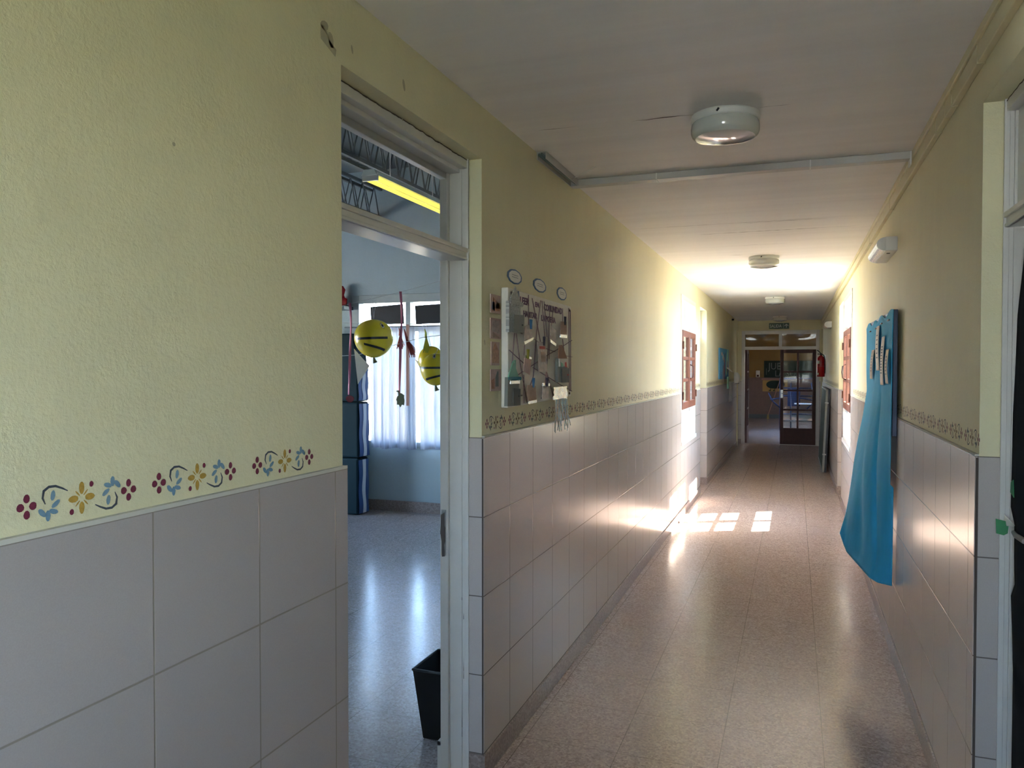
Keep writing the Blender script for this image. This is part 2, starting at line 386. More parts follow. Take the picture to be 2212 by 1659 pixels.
mb = MB(); mb.box(XL-.052, XL+.004, D1[0]-.02, D1[0]+.009, ZB, ZT); mb.build('tile_return', M['tile_near'], wl)
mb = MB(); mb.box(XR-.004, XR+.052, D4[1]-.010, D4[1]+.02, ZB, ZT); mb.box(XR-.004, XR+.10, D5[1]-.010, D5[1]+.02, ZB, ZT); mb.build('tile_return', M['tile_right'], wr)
# pale filler bead along the top of the tiles and the open corner joints
mb = MB(); pierced(mb, XL, XL+.0125, YB, D1[0]+.004, ZT, ZT+.008, []); pierced(mb, XL, XL+.0115, D1[1], YE, ZT, ZT+.006, [W1, D2]); mb.build('filler_bead', M['grout'], wl)
mb = MB(); pierced(mb, XR-.0115, XR, YB, YE, ZT, ZT+.006, [W2, W5, D4, D5]); mb.build('filler_bead', M['grout'], wr)
mb = MB(); mb.box(XL+.0035, XL+.0095, D1[1]-.0085, D1[1]-.0062, ZB, ZT-.004); mb.build('corner_joint', M['crackmat'], wl)
mb = MB(); mb.box(XR-.0095, XR-.0035, D4[1]-.0125, D4[1]-.006, ZB, ZT-.004); mb.build('corner_joint', M['crackmat'], wr)

def baseboard(name, x0, x1, spans, m=M['base'], z=ZB):
    mb = MB()
    for a, b in spans: mb.box(x0, x1, a, b, 0, z)
    return tag(mb.build(name, m, bevel=.003), kind='structure')
baseboard('baseboard_left', XL-.003, XL+.018, [(YB, D1[0]+.012), (D1[1]-.012, D2[0]), (D2[1]-.012, YE)])
baseboard('baseboard_right', XR-.018, XR+.003, [(YB, D4[0]), (D4[1]-.012, D5[0]), (D5[1]-.012, YE)])
mb = MB(); mb.box(XL-.052, XL+.018, D1[1]-.016, D1[1]-.002, 0, ZB); mb.box(XL-.10, XL+.018, D2[1]-.016, D2[1]-.002, 0, ZB); mb.build('baseboard_return', M['base'], bpy.data.objects['baseboard_left'])
mb = MB(); mb.box(XR-.018, XR+.052, D4[1]-.016, D4[1]-.002, 0, ZB); mb.box(XR-.018, XR+.10, D5[1]-.016, D5[1]-.002, 0, ZB); mb.build('baseboard_return', M['base'], bpy.data.objects['baseboard_right'])

# stencilled flower border above the tiles
def ell(cx, cz, a, b, rot, n=10):
    c, s_ = math.cos(rot), math.sin(rot); out = []
    for i in range(n):
        t = 2*PI*i/n; u, v = a*math.cos(t)*(1+.06*math.sin(3*t+cx*90)), b*math.sin(t); out.append((cx+u*c-v*s_, cz+u*s_+v*c))
    return out
def motif():
    polys = []
    def diamond(cx, cz):
        for dx, dz, a, b in ((0, .0125, .0055, .0070), (0, -.0125, .0055, .0070), (-.0105, 0, .0065, .0065), (.0105, 0, .0065, .0065)): polys.append((ell(cx+dx, cz+dz, a, b, 0), 0))
    diamond(-.098, .001); diamond(.096, -.001)
    for s_ in (1, -1):
        for dx, dz, a, b, r in ((-.053, .012, .0042, .0085, -.15), (-.048, -.002, .0040, .0090, -.95), (-.052, -.0135, .0042, .0085, -1.9), (-.062, -.019, .0046, .0090, 0), (-.072, -.013, .0044, .0088, .75)):
            polys.append((ell(s_*dx, s_*dz, a, b, r), 1))
        arc = [(-.0665, .000), (-.071, .010), (-.069, .021), (-.060, .0265), (-.048, .0262), (-.036, .021), (-.026, .0155)]; wd = [.0012, .0030, .0038, .0034, .0030, .0024, .0012]
        L, R = [], []
        for i, (x, z) in enumerate(arc):
            a, b = arc[max(i-1, 0)], arc[min(i+1, len(arc)-1)]; dx, dz = b[0]-a[0], b[1]-a[1]; q = math.hypot(dx, dz)
            L.append((s_*(x-dz/q*wd[i]/1.6), s_*(z+dx/q*wd[i]/1.6))); R.append((s_*(x+dz/q*wd[i]/1.6), s_*(z-dx/q*wd[i]/1.6)))
        for i in range(len(arc)-1): polys.append(([L[i], L[i+1], R[i+1], R[i]], 2))
        polys.append((ell(s_*-.019, s_*-.0205, .0042, .0050, 0), 0))
        polys.append((ell(0, s_*.0165, .0052, .0105, 0), 3)); polys.append((ell(s_*.0155, 0, .0095, .0058, 0), 3))
        for r in (.75, -.75): polys.append((ell(s_*.0115*math.sin(r), s_*.0115*math.cos(r), .0014, .0065, -r, 6), 3))
    return polys
MOT = motif()
def border(name, x, centres, z, parent, sx=1.0, mats=None):
    mb = MB()
    for c in centres:
        for pl, mi in MOT: mb.face([(x, c+p[0]*sx, z+p[1]) for p in pl], mi)
    return mb.build(name, mats or [M['st_red'], M['st_blue'], M['st_grey'], M['st_yellow']], parent)
border('stencil_border', XL+.0008, [.958, 1.222, 1.502] + [.958-.272*i for i in range(1, 8)], 1.342, wl)
dark = [M['st_red'], plain('stencil_blue_dimmed', (.13, .14, .14), .7, var=.25, scale=200), M['st_grey'], plain('stencil_amber_dimmed', (.17, .10, .035), .7, var=.25, scale=200)]  # same paints as the near border, darkened for how light shows them here
cs = [2.852+.2548*i for i in range(52)]; ok = lambda c, hs: all(not (h[0]-.1 < c < h[1]+.1) for h in hs)
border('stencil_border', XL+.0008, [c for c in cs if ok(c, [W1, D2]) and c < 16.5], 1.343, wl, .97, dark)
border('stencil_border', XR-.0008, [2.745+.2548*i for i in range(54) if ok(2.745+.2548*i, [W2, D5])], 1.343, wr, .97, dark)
# bare plaster spots and a chip on the left wall
mb = MB()
for y, z, a, b in ((1.672, 2.41, .018, .012), (1.70, 2.385, .012, .02), (2.09, 2.405, .008, .018), (1.80, 2.40, .005, .012), (2.08, 2.30, .003, .005), (1.168, 1.98, .004, .004), (2.735, 1.655, .004, .012)):
    mb.face([(XL+.0006, y+p[0], z+p[1]) for p in ell(0, 0, a, b, .3, 9)])
mb.face([(XL+.0006, y, z) for y, z in ((1.655, 2.372), (1.655, 2.41), (1.69, 2.385), (1.725, 2.37), (1.72, 2.35))])
mb.build('bare_patches', M['patch'], wl)

# ---------------------------------------------------------------- white door frames with transoms
def door_frame(name, side, y0, y1, ztop, zrail, depth0, depth1, glazed=True):
    """frame of a doorway set back in the wall; side -1 left wall, +1 right wall"""
    X = lambda d: (XL - d) if side < 0 else (XR + d)
    root = structure(name, (X(depth0), (y0+y1)/2, 0))
    mb = MB()
    for a, b, c in ((y0, y0+.016, y0+.035), (y1, y1-.016, y1-.035)):
        mb.box(X(depth0), X(depth0+.022), a, b, 0, ztop); mb.box(X(depth0+.022), X(depth0+.072), a, (b+c)/2 if 0 else b+(c-b)*.15, 0, ztop); mb.box(X(depth0+.072), X(depth1), a, c, 0, ztop)
        mb.box(X(depth0-.005), X(depth0+.010), b-.004*(1 if b > a else -1), b+.003*(1 if b > a else -1), 0, ztop)
    mb.build('jamb', M['white'], root, bevel=.002)
    mb = MB(); mb.box(X(depth0), X(depth0+.03), y0, y1, ztop-.036, ztop-.004); mb.box(X(depth0+.03), X(depth0+.078), y0, y1, ztop-.05, ztop-.004); mb.box(X(depth0+.078), X(depth1), y0, y1, ztop-.072, ztop-.004)
    mb.build('head', M['white'], root, bevel=.002)
    mb = MB(); mb.box(X(depth0+.002), X(depth1), y0+.003, y1-.003, zrail-.022, zrail+.022); mb.box(X(depth0-.004), X(depth0+.014), y0+.003, y1-.003, zrail+.006, zrail+.022); mb.box(X(depth0-.002), X(depth0+.012), y0+.003, y1-.003, zrail-.022, zrail-.012)
    mb.build('transom_rail', M['white'], root, bevel=.002)
    if glazed:
        mb = MB(); mb.box(X(depth0+.072), X(depth0+.076), y0+.02, y1-.02, zrail+.02, ztop-.05); mb.build('pane', M['glass'], root)
    mb = MB(); xx = X(depth0-.0006)   # the ragged gap between plaster and frame
    pts = [(xx, y0+(y1-y0)*i/40, ztop-.004+random.uniform(-.002, .002)) for i in range(41)]
    for a, b in zip(pts, pts[1:]): mb.face([a, b, (b[0], b[1], b[2]-random.uniform(.003, .006)), (a[0], a[1], a[2]-.004)])
    yy = y1-.0004
    for i in range(30):
        z0, z1 = .1+i*(ztop-.1)/30, .1+(i+1)*(ztop-.1)/30; mb.face([(xx, yy, z0), (xx, yy, z1), (xx, yy-random.uniform(.002, .004), z1), (xx, yy-.003, z0)])
    mb.build('gap', M['crackmat'], root)
    return root
d1 = door_frame('door_1', -1, *D1[:2], D1[3], 1.985, .052, WT+.002)
mb = MB(); jx = XL-.152          # worn strike plate on the far jamb
y = D1[1]-.0365
mb.box(XL-.150, XL-.132, y-.001, y+.003, .845, 1.02); mb.build('strike_plate', M['steelbright'], d1)
mb = MB(); mb.prism([(XL-.156, y-.0015, z) if 0 else (XL+dx, y-.0018, z) for dx, z in ((-.152, 1.0), (-.137, 1.01), (-.137, .96), (-.134, .95), (-.134, .90), (-.139, .885), (-.137, .842), (-.148, .84), (-.150, .90), (-.155, .93))], (0, .002, 0)); mb.build('worn_recess', M['scratch'], d1)
mb = MB()
for i in range(16):
    z = random.uniform(.15, .75); x = XL-random.choice((.068, .095, .118, .075)); mb.face([(x, D1[1]-.0185, z), (x+.002, D1[1]-.0185, z), (x+.0015, D1[1]-.0185, z+random.uniform(.01, .07)), (x, D1[1]-.0185, z+.01)])
mb.build('scuffs', M['scratch'], d1)
# folded open door of the classroom stands against the inside of the wall; only the edge of its foot is seen
mb = MB(); mb.box(XL-WT-.026, XL-WT-.004, D1[1]-.012, D1[1]+.6, .01, .115); mb.prism([(XL-WT-.026, D1[1]-.012, .115), (XL-WT-.004, D1[1]-.012, .135), (XL-WT-.004, D1[1]-.012, .10), (XL-WT-.026, D1[1]-.012, .10)], (0, .3, 0)); mb.build('plinth_block', M['white'], d1)

# second doorway on each side beyond the windows: white frame, shut white leaf, glazed transom
for nm, sd, D in (('door_2', -1, D2), ('door_5', 1, D5)):
    r = door_frame(nm, sd, D[0], D[1], D[3], 1.96, .085, WT+.002)
    X = lambda d: (XL-d) if sd < 0 else (XR+d)
    mb = MB(); mb.box(X(.16), X(.125), D[0]+.02, D[1]-.02, .01, 1.935); lf = mb.build('leaf', M['white'], r, bevel=.003)
    mb = MB(); mb.tube([(X(.125), D[0]+.09, 1.0), (X(.075), D[0]+.09, 1.0), (X(.075), D[0]+.19, 1.0)], .009); mb.build('handle', M['steelbright'], lf)

# right doorway beside the camera: frame, shut leaf, black cloth and tape over it
d4 = door_frame('door_4', 1, *D4[:2], D4[3], 1.99, .056, WT+.002, glazed=False)
mb = MB(); mb.box(XR+.085, XR+.10, D4[0]+.02, D4[1]-.02, 2.01, D4[3]-.05); mb.build('transom_panel', M['white_clean'], d4)
mb = MB(); mb.box(XR+.112, XR+.148, D4[0]+.03, D4[1]-.03, .01, 1.965); lf = mb.build('leaf', M['redwood'], d4)
mb = MB(); mb.box(XR+.098, XR+.112, D4[1]-.12, D4[1]-.04, .98, 1.10); mb.tube([(XR+.10, D4[1]-.07, 1.085), (XR+.076, D4[1]-.07, 1.085), (XR+.074, D4[1]-.10, 1.083), (XR+.074, D4[1]-.19, 1.085)], .008); mb.build('handle', M['steelbright'], lf)
def blackout():
    rows = 44; mb = MB(); L = []
    for i in range(rows+1):
        z = 1.93-1.90*i/rows
        e = .030+.012*math.sin(z*3.1)+.006*math.sin(z*11)+(.045 if .93 < z < 1.12 else 0)+(.022 if 1.27 < z < 1.32 else 0)*0+max(0, .05-abs(z-1.93)*.25)
        L.append((e, z))
    def f(u, v):
        i = min(int(v*rows), rows); e, z = L[i]; y = D4[1]-e - u*(D4[1]-e-D4[0]-.05); return (XR+.088+.006*math.sin(u*17+z*4)-.010*v*(1-u), y, z)
    mb.grid(f, 24, rows); return mb
tag(blackout().build('blackout_cloth', M['blackcloth'], origin=(XR+.088, 2.1, .03), solid=.002), 'black cloth taped over the doorway at the right edge of the picture', 'cloth')
def tape(name, pts, ex, label): tag(MB().prism(pts, ex).build(name, M['tapegreen'], origin=pts[0]), label, 'tape', 'green tape tabs at the right doorway')
tape('green_tape', [(XR+.040, D4[1]-.0225, 1.115), (XR+.073, D4[1]-.026, 1.108), (XR+.070, D4[1]-.027, 1.075), (XR+.060, D4[1]-.025, 1.068), (XR+.042, D4[1]-.0225, 1.072)], (0, -.002, 0), 'crumpled green tape stuck to the right door frame below the handle')
tape('green_tape', [(XR+.078, D4[1]-.050, 1.235), (XR+.078, D4[1]-.028, 1.225), (XR+.078, D4[1]-.022, 1.195), (XR+.078, D4[1]-.060, 1.185)], (-.002, 0, 0), 'green tape tab on the black cloth above the door handle')
mb = MB(); mb.grid(lambda u, v: (XR+.062+.020*u, D4[1]-.018-.075*u*(1-.5*v)+0*v, 1.13-.035*v*(1-u)-.03*u), 8, 4); tag(mb.build('paper_flap', M['paper'], origin=(XR+.07, D4[1]-.05, 1.1), solid=.001), 'white paper corner curling from the door frame above green tape', 'paper')

# cable trunking along the top of the right wall, painted over
mb = MB(); mb.box(XR-.022, XR, 1.2, YE-.02, ZC-.085, ZC-.03); mb.box(XR-.030, XR, 1.2, YE-.02, ZC-.03, ZC)
t2 = tag(mb.build('trim_2', M['cream_dull'], bevel=.003), kind='structure')
for yy in (2.62, 3.02, 3.14, 3.33, 4.85, 6.1): MB().box(XR-.0235, XR, yy, yy+.012, ZC-.087, ZC-.028).build('joint_clip', M['cream_dull'], t2)

# ---------------------------------------------------------------- windows of the corridor
def corridor_window(name, side, W):
    X = lambda d: (XL - d) if side < 0 else (XR + d)
    y0, y1, z0, z1 = W; root = structure(name, (X(0), (y0+y1)/2, z0)); ym = (y0+y1)/2
    mb = MB(); t = .055                       # outer white frame with mullion and two rails
    mb.box(X(-.008), X(.06), y0, y0+t, z0, z1); mb.box(X(-.008), X(.06), y1-t, y1, z0, z1); mb.box(X(-.0075), X(.0595), y0+t, y1-t, z1-t, z1)
    for z in (1.10, 1.985): mb.box(X(-.006), X(.059), y0+t, y1-t, z-.022, z+.022)
    for a, b in ((z0, 1.10), (1.985, z1)): mb.box(X(.0), X(.058), ym-.028, ym+.028, a+.01, b-.01)
    mb.build('window_frame', M['white'], root, bevel=.004)
    mb = MB(); mb.box(X(-.022), X(.02), y0-.01, y1+.01, z0-.03, z0+.012); mb.box(X(-.012), X(.06), y0+.02, y1-.02, z0+.012, z0+.05); mb.build('window_sill', M['white'], root, bevel=.004)
    mb = MB()
    for a, b in ((z0+.05, 1.08), (2.005, z1-.055)):
        for p, q in ((y0+t, ym-.028), (ym+.028, y1-t)): mb.box(X(.030), X(.034), p, q, a, b)
    mb.build('pane', M['glass'], root)
    for k, (a, b) in enumerate(((y0+t+.004, ym-.002), (ym+.002, y1-t-.004))):  # two brown casement leaves of three panes
        za, zb = 1.125, 1.96; fr = .062; mb = MB()
        mb.box(X(-.016), X(.022), a, a+fr, za, zb); mb.box(X(-.016), X(.022), b-fr, b, za, zb); mb.box(X(-.016), X(.022), a+fr, b-fr, za, za+.075); mb.box(X(-.016), X(.022), a+fr, b-fr, zb-fr, zb)
        h = (zb-fr-za-.075)/3
        for i in (1, 2): mb.box(X(-.012), X(.020), a+fr, b-fr, za+.075+h*i-.019, za+.075+h*i+.019)
        c = mb.build('casement', M['brown'], root, bevel=.006)
        mb = MB(); mb.box(X(.0), X(.004), a+fr-.005, b-fr+.005, za+.07, zb-fr+.005); mb.build('pane', M['glass'], c)
        mb = MB(); ye = a if k == 0 else b
        for z in (1.27, 1.80): mb.tube([(X(-.022), ye, z-.04), (X(-.022), ye, z+.04)], .008)
        mb.build('hinge', M['brown'], c)
        if k == 1:
            mb = MB(); mb.tube([(X(-.018), a+.02, 1.44), (X(-.05), a+.02, 1.46), (X(-.056), a+.02, 1.52), (X(-.05), a+.02, 1.58), (X(-.018), a+.02, 1.60)], .006); mb.build('handle', M['redwood'], c)
    mb = MB()                                 # latch tongues on the two rails
    for z in (1.10, 1.985): mb.box(X(-.02), X(-.004), ym-.008, ym+.008, z-.018, z+.018)
    mb.build('latch', M['steelbright'], root)
    return root
corridor_window('window_1', -1, W1); corridor_window('window_2', 1, W2)
# window added to light the near left wall; half glazed entrance; both behind camera
r = structure('window_5_added', (XR, -1.2, 1.0)); mb = MB(); y0, y1, z0, z1 = W5
for a, b, c, d in ((y0, y0+.04, z0, z1), (y1-.04, y1, z0, z1), (y0, y1, z0, z0+.04), (y0, y1, z1-.04, z1)): mb.box(XR+.02, XR+.08, a, b, c, d)
mb.build('window_frame', M['white'], r); mb = MB(); mb.box(XR+.048, XR+.052, y0+.03, y1-.03, z0+.03, z1-.03); mb.build('pane', M['glass'], r)
r = structure('door_6', (-.3, YB, 0)); mb = MB()
for a, b, c, d in ((XL, XL+.3, 0, ZC), (XR-.3, XR, 0, ZC), (-.33, -.26, 0, ZC), (XL, XR, 0, .95), (XL, XR, 1.95, 2.1), (XL, XR, ZC-.08, ZC)): mb.box(a, b, YB-.06, YB, c, d)
mb.build('frame', M['white'], r); mb = MB(); mb.box(XL+.05, XR-.05, YB-.034, YB-.03, .3, ZC-.03); mb.build('pane', M['glass'], r)

# ---------------------------------------------------------------- end wall, exit door
E0, E1 = -1.03, .468
ZL = 2.335
mb = MB(); pierced(mb, YE, YE+.14, XL-.01, XR+.01, 0, ZC, [(E0, E1, 0, ZL)], axis='y')
we = tag(mb.build('wall_end', M['cream']), kind='structure')
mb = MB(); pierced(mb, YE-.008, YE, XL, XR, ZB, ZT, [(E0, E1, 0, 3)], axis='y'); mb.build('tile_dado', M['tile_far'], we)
mb = MB(); mb.box(XL, E0, YE-.018, YE-.0, 0, ZB); mb.box(E1, XR, YE-.018, YE, 0, ZB); tag(mb.build('baseboard_end', M['base']), kind='structure')
mb = MB(); mb.box(XL, XL+.035, YE-.45, YE-.40, 0, 2.33); tag(mb.build('trim_3', M['cream_dull']), kind='structure')
mb = MB(); mb.box(XR-.035, XR, YE-.45, YE-.40, 0, 2.33); tag(mb.build('trim_4', M['cream_dull']), kind='structure')
d3 = structure('door_3', ((E0+E1)/2, YE+.02, 0)); mb = MB(); fw = .062
f0, f1 = YE-.012, YE+.09; zr = 1.975
mb.box(E0, E0+fw, f0, f1, 0, ZL); mb.box(E1-fw, E1, f0, f1, 0, ZL); mb.box(E0+fw, E1-fw, f0, f1, ZL-.075, ZL); mb.box(E0+fw, E1-fw, f0, f1, zr-.032, zr+.032); mb.box(-.305, -.245, f0, f1, zr, ZL-.07)
mb.build('frame', M['white'], d3, bevel=.005)
for a, b in ((E0+fw, -.305), (-.245, E1-fw)):
    mb = MB(); mb.grid(lambda u, v: (a+(b-a)*u, YE+.05+.010*math.sin(u*PI)*math.sin(v*PI), zr+.03+(ZL-.075-zr-.03)*v), 12, 6); mb.build('transom_pane', M['wavy'], d3)
def exit_leaf(name, along, a, b, fixed, hinge_hi):
    """glazed brown leaf with 2 x 5 panes; along='x' shut in the frame, 'y' swung open beyond it"""
    def bx(mb, p, q, z0, z1, t0=0, t1=.038):
        return mb.box(p, q, fixed+t0, fixed+t1, z0, z1) if along == 'x' else mb.box(fixed+t0, fixed+t1, p, q, z0, z1)
    mb = MB(); z0, z1 = .012, 1.943; st = .066
    bx(mb, a, a+st, z0, z1); bx(mb, b-st, b, z0, z1); bx(mb, a+st, b-st, z1-.07, z1); bx(mb, a+st, b-st, z0, .345)
    m = (a+b)/2; bx(mb, m-.02, m+.02, .345, z1-.07)
    for z in (.715, 1.11, 1.49): bx(mb, a+st, b-st, z-.018, z+.018)
    lf = mb.build(name, M['redwood'], d3, bevel=.004)
    mb = MB(); bx(mb, a+st-.01, b-st+.01, .34, z1-.065, .017, .021); pn = mb.build('pane', M['glass'], lf)
    mb = MB()
    n = int((b-a-2*st)/.036)
    for i in range(1, n): p = a+st+(b-a-2*st)*i/n; bx(mb, p-.0006, p+.0006, .345, z1-.07, .022, .0235)
    for i in range(1, 42): z = .345+i*.0365; bx(mb, a+st, b-st, z-.0006, z+.0006, .022, .0235)
    mb.build('wire_mesh', M['steel'], pn)
    mb = MB(); bx(mb, a+.01, a+.055, .96, 1.12, -.006, 0)
    q = a+.035
    if along == 'x': mb.tube([(q, fixed, 1.05), (q, fixed-.05, 1.05), (q+.11, fixed-.05, 1.05)], .009)
    else: mb.tube([(fixed, b-.035, 1.05), (fixed+.0-.05, b-.035, 1.05), (fixed-.05, b-.145, 1.05)], .009)
    mb.build('handle', M['steelbright'], lf)
    if along == 'x':   # stands a finger's width ajar, turned about its hinge edge
        pv = Vector((b, YE+.05, 0))-org(d3); R_ = Matrix.Rotation(math.radians(-2.6), 4, 'Z'); lf.rotation_euler.z = math.radians(-2.6); lf.location = pv-(R_ @ pv)
    return lf
exit_leaf('leaf', 'x', -.275, E1-fw, YE+.03, 1)
exit_leaf('leaf', 'y', YE+.10, YE+.78, E0+fw+.004, 1)
mb = MB(); mb.box(-.275, E1-fw, YE+.02, YE+.075, 0, .008); mb.build('threshold', M['grout'], d3)
# exit sign over the door
sg = thing('exit_sign', (-.30, YE-.02, 2.43), 'dark green SALIDA sign with up arrow on the wall above the end door', 'sign')
mb = MB(); mb.box(-.495, -.108, YE-.020, YE-.001, 2.366, 2.482); mb.build('plate', M['signgreen'], sg, bevel=.002)
text_mesh('SALIDA', .094, (1, 0, 0), (0, 0, 1), (-.482, YE-.0212, 2.391), M['signwhite'], sg, 'lettering', .74)
mb = MB(); mb.box(-.218, -.214, YE-.0225, YE-.02, 2.372, 2.476); mb.box(-.166, -.154, YE-.0225, YE-.02, 2.386, 2.44); mb.prism([(-.197, YE-.0225, 2.430), (-.160, YE-.0225, 2.462), (-.123, YE-.0225, 2.430), (-.123, YE-.0225, 2.416), (-.160, YE-.0225, 2.446), (-.197, YE-.0225, 2.416)], (0, .002, 0)); mb.build('arrow', M['signwhite'], sg)

# ---------------------------------------------------------------- ceiling lights
def ceiling_light(label, y, x=-.26):
    r = thing('ceiling_light', (x, y, ZC), label, 'ceiling light', 'round ceiling lights along the corridor')
    MB().lathe([(.0, 0), (.128, 0), (.130, -.008), (.130, -.024), (.126, -.028), (.0, -.028)], (x, y, ZC), 48).build('mounting_ring', M['white_clean'], r)
    prof = [(.122, -.026), (.128, -.034), (.130, -.05), (.129, -.066), (.124, -.078), (.112, -.086)]
    MB().lathe(prof, (x, y, ZC), 48).build('shade', M['lampglass'], r)
    MB().lathe([(.112, -.086), (.095, -.090), (.06, -.097), (.03, -.100), (.0, -.101)], (x, y, ZC), 48).build('clear_lens', lensmat, r)
    mb = MB(); mb.tube([(x-.02, y-.129, ZC-.018), (x-.012, y-.135, ZC-.010)], .004); mb.build('catch', M['black'], r); return r
k = NT('frosted_lens'); p_, _ = k.pos(); k.bsdf((.50, .50, .47), .06, k.bump(k.noise(p_, 30, 2), .1, .003), .8, coat=1.0); lensmat = k.m
L0 = ceiling_light('nearest round white ceiling light, largest, hanging before the cable duct', 3.13)
for lab, y in (('second round white ceiling light, next after the cable duct', 7.18), ('third round white ceiling light, brightly lit beyond the windows', 11.27), ('farthest round ceiling light, dim in front of the exit sign', 15.4)):
    c = copy_tree(L0); c.location = (-.26, y, ZC); c['label'] = lab

# cable duct crossing the ceiling, with an open stub on the left
du = thing('cable_duct', (-.3, 3.95, ZC), 'white cable duct running across the ceiling behind the nearest lamp', 'cable duct')
DUCT = plain('grey_white_duct', (.50, .49, .46), .4, .4, var=.04)
MB().box(XL+.005, XR-.035, 3.915, 3.975, ZC-.034, ZC-.001).build('crossing_run', DUCT, du, bevel=.002)
mb = MB(); mb.box(XL+.002, XL+.048, 3.36, 3.97, ZC-.004, ZC-.001); mb.box(XL+.002, XL+.006, 3.36, 3.97, ZC-.034, ZC-.002); mb.box(XL+.044, XL+.048, 3.36, 3.91, ZC-.034, ZC-.002); mb.build('open_stub', DUCT, du)
mb = MB(); mb.tube([(XL+.02, 3.34, ZC-.02), (XL+.024, 3.5, ZC-.022), (XL+.02, 3.7, ZC-.018), (XL+.03, 3.93, ZC-.018)], .006); mb.tube([(XL+.03, 3.345, ZC-.014), (XL+.034, 3.6, ZC-.016), (XL+.026, 3.93, ZC-.014)], .005); mb.build('cable', plain('grey_green_cable', (.10, .13, .12), .6), du)
mb = MB(); mb.tube([(XL+.046, 3.8, ZC-.026), (XL+.11, 3.74, ZC-.02), (XL+.2, 3.66, ZC-.012)], .0025); mb.build('cable_tie', M['white_clean'], du)
for xx in (-.66, .06): MB().box(xx, xx+.006, 3.913, 3.977, ZC-.0385, ZC-.001).build('joint_clip', M['white_clean'], du)
MB().box(XR-.036, XR-.030, 3.915, 3.985, ZC-.06, ZC-.001).build('end_plate', M['white_clean'], du)

# emergency lights on the right wall
def emergency(label, y0, y1, zb, zt, lens, body):
    r = thing('emergency_light', (XR, (y0+y1)/2, zb), label, 'emergency light'); h = zt-zb
    MB().box(XR-.062, XR, y0, y1, zb, zt).build('housing', body, r, bevel=.004)
    out = [(XR-.062, zb+.002)] + [(XR-.062-.042*math.sin(PI*i/10), zb+h/2-(h/2-.003)*math.cos(PI*i/10)) for i in range(1, 10)] + [(XR-.062, zt-.002)]
    mb = MB(); mb.prism([(a, y0+.012, z) for a, z in out], (0, y1-y0-.024, 0)); mb.build('diffuser', lens, r, bevel=.002)
    for a in (y0, y1-.012): mb = MB(); mb.prism([(a_, a, z) for a_, z in out], (0, .012, 0)); mb.build('end_cap', body, r)
    mb = MB(); mb.box(XR-.045, XR-.028, y0+.09, y0+.11, zb-.002, zb+.001); mb.build('test_button', M['black'], r); return r
emergency('white emergency light with clear front on the right wall above the blue cloth', 4.66, 5.20, 2.195, 2.272, foil_mat('mirror_diffuser', (.62, .62, .62)), M['white_clean'])
emergency('small yellowed emergency light on the far right wall', 12.5, 12.85, 2.17, 2.262, M['amber'], M['white_clean'])

# ---------------------------------------------------------------- bulletin board with cards, left wall
BX = XL+.032
b = thing('poster_board', (BX, 3.36, 1.40), 'white foam board with mauve hand lettering and yarn, left of the corridor windows', 'bulletin board')
mb = MB(); mb.prism([(XL+.002, 2.905, 1.398), (XL+.002, 3.835, 1.415), (XL+.002, 3.835, 1.872), (XL+.002, 2.905, 1.880)], (.030, 0, 0)); mb.build('panel', plain('board_white', (.80, .77, .70), .7, .2, var=.06, scale=25), b, bevel=.004)
RT, UP = (0, 1, 0), (0, 0, 1)
for s, y, z, sz, sq in (('LEER', 3.045, 1.827, .040, 1.38), ('EN', 3.245, 1.828, .030, 1.5), ('COMUNIDAD', 3.372, 1.822, .040, 1.18)): text_mesh(s, sz, RT, UP, (BX+.0005, y, z), M['purple'], b, 'lettering', sq, bold=.035)
for s, y, z, sz, sq in (('HABITAR', 3.087, 1.776, .034, 1.32), ('LA POESIA', 3.334, 1.772, .036, 1.32)): text_mesh(s, sz, RT, UP, (BX+.0005, y, z), M['purple'], b, 'lettering', sq, bold=.035)
for y, z in ((3.80, 1.85), (3.80, 1.43), (2.93, 1.42), (2.94, 1.86)): MB().lathe([(.0, 0), (.006, 0), (.006, .004), (0, .005)], (BX, y, z), 10, 'x').build('pin', M['crackmat'], b)
# mauve yarn laced over the board
mb = MB()
def strand(*pts):
    for o in (-.004, .004): mb.tube([(BX+.006+.001*i, y+o, z) for i, (y, z) in enumerate(pts)], .0011, 5)
for pts in (((2.965, 1.70), (2.93, 1.56)), ((2.985, 1.70), (3.03, 1.58), (3.12, 1.41)), ((2.90, 1.63), (3.05, 1.585), (3.10, 1.57)), ((3.06, 1.70), (2.99, 1.715)), ((3.14, 1.87), (3.14, 1.74)), ((3.19, 1.86), (3.30, 1.68), (3.34, 1.60)), ((3.31, 1.86), (3.25, 1.72), (3.20, 1.52), (3.14, 1.47)), ((3.33, 1.86), (3.37, 1.69)), ((3.36, 1.86), (3.40, 1.70)), ((3.45, 1.85), (3.42, 1.65), (3.36, 1.45), (3.31, 1.42)), ((3.50, 1.84), (3.44, 1.66), (3.43, 1.60)), ((3.66, 1.85), (3.66, 1.77)), ((3.77, 1.86), (3.78, 1.44)), ((3.80, 1.85), (3.805, 1.44)), ((3.165, 1.69), (3.27, 1.675)), ((3.35, 1.65), (3.53, 1.635)), ((3.83, 1.70), (3.66, 1.665), (3.42, 1.62), (3.0, 1.53)), ((3.69, 1.62), (3.83, 1.615)), ((3.20, 1.56), (3.40, 1.52), (3.60, 1.48), (3.82, 1.44)), ((3.40, 1.54), (3.46, 1.47), (3.50, 1.42)), ((3.09, 1.66), (3.08, 1.61)), ((3.08, 1.53), (3.08, 1.41)), ((3.66, 1.70), (3.70, 1.60))): strand(*pts)
tag(mb.build('yarn_lacing', M['yarn'], origin=(BX+.004, 3.3, 1.41)), 'mauve yarn zigzagging over the white poster board', 'yarn')
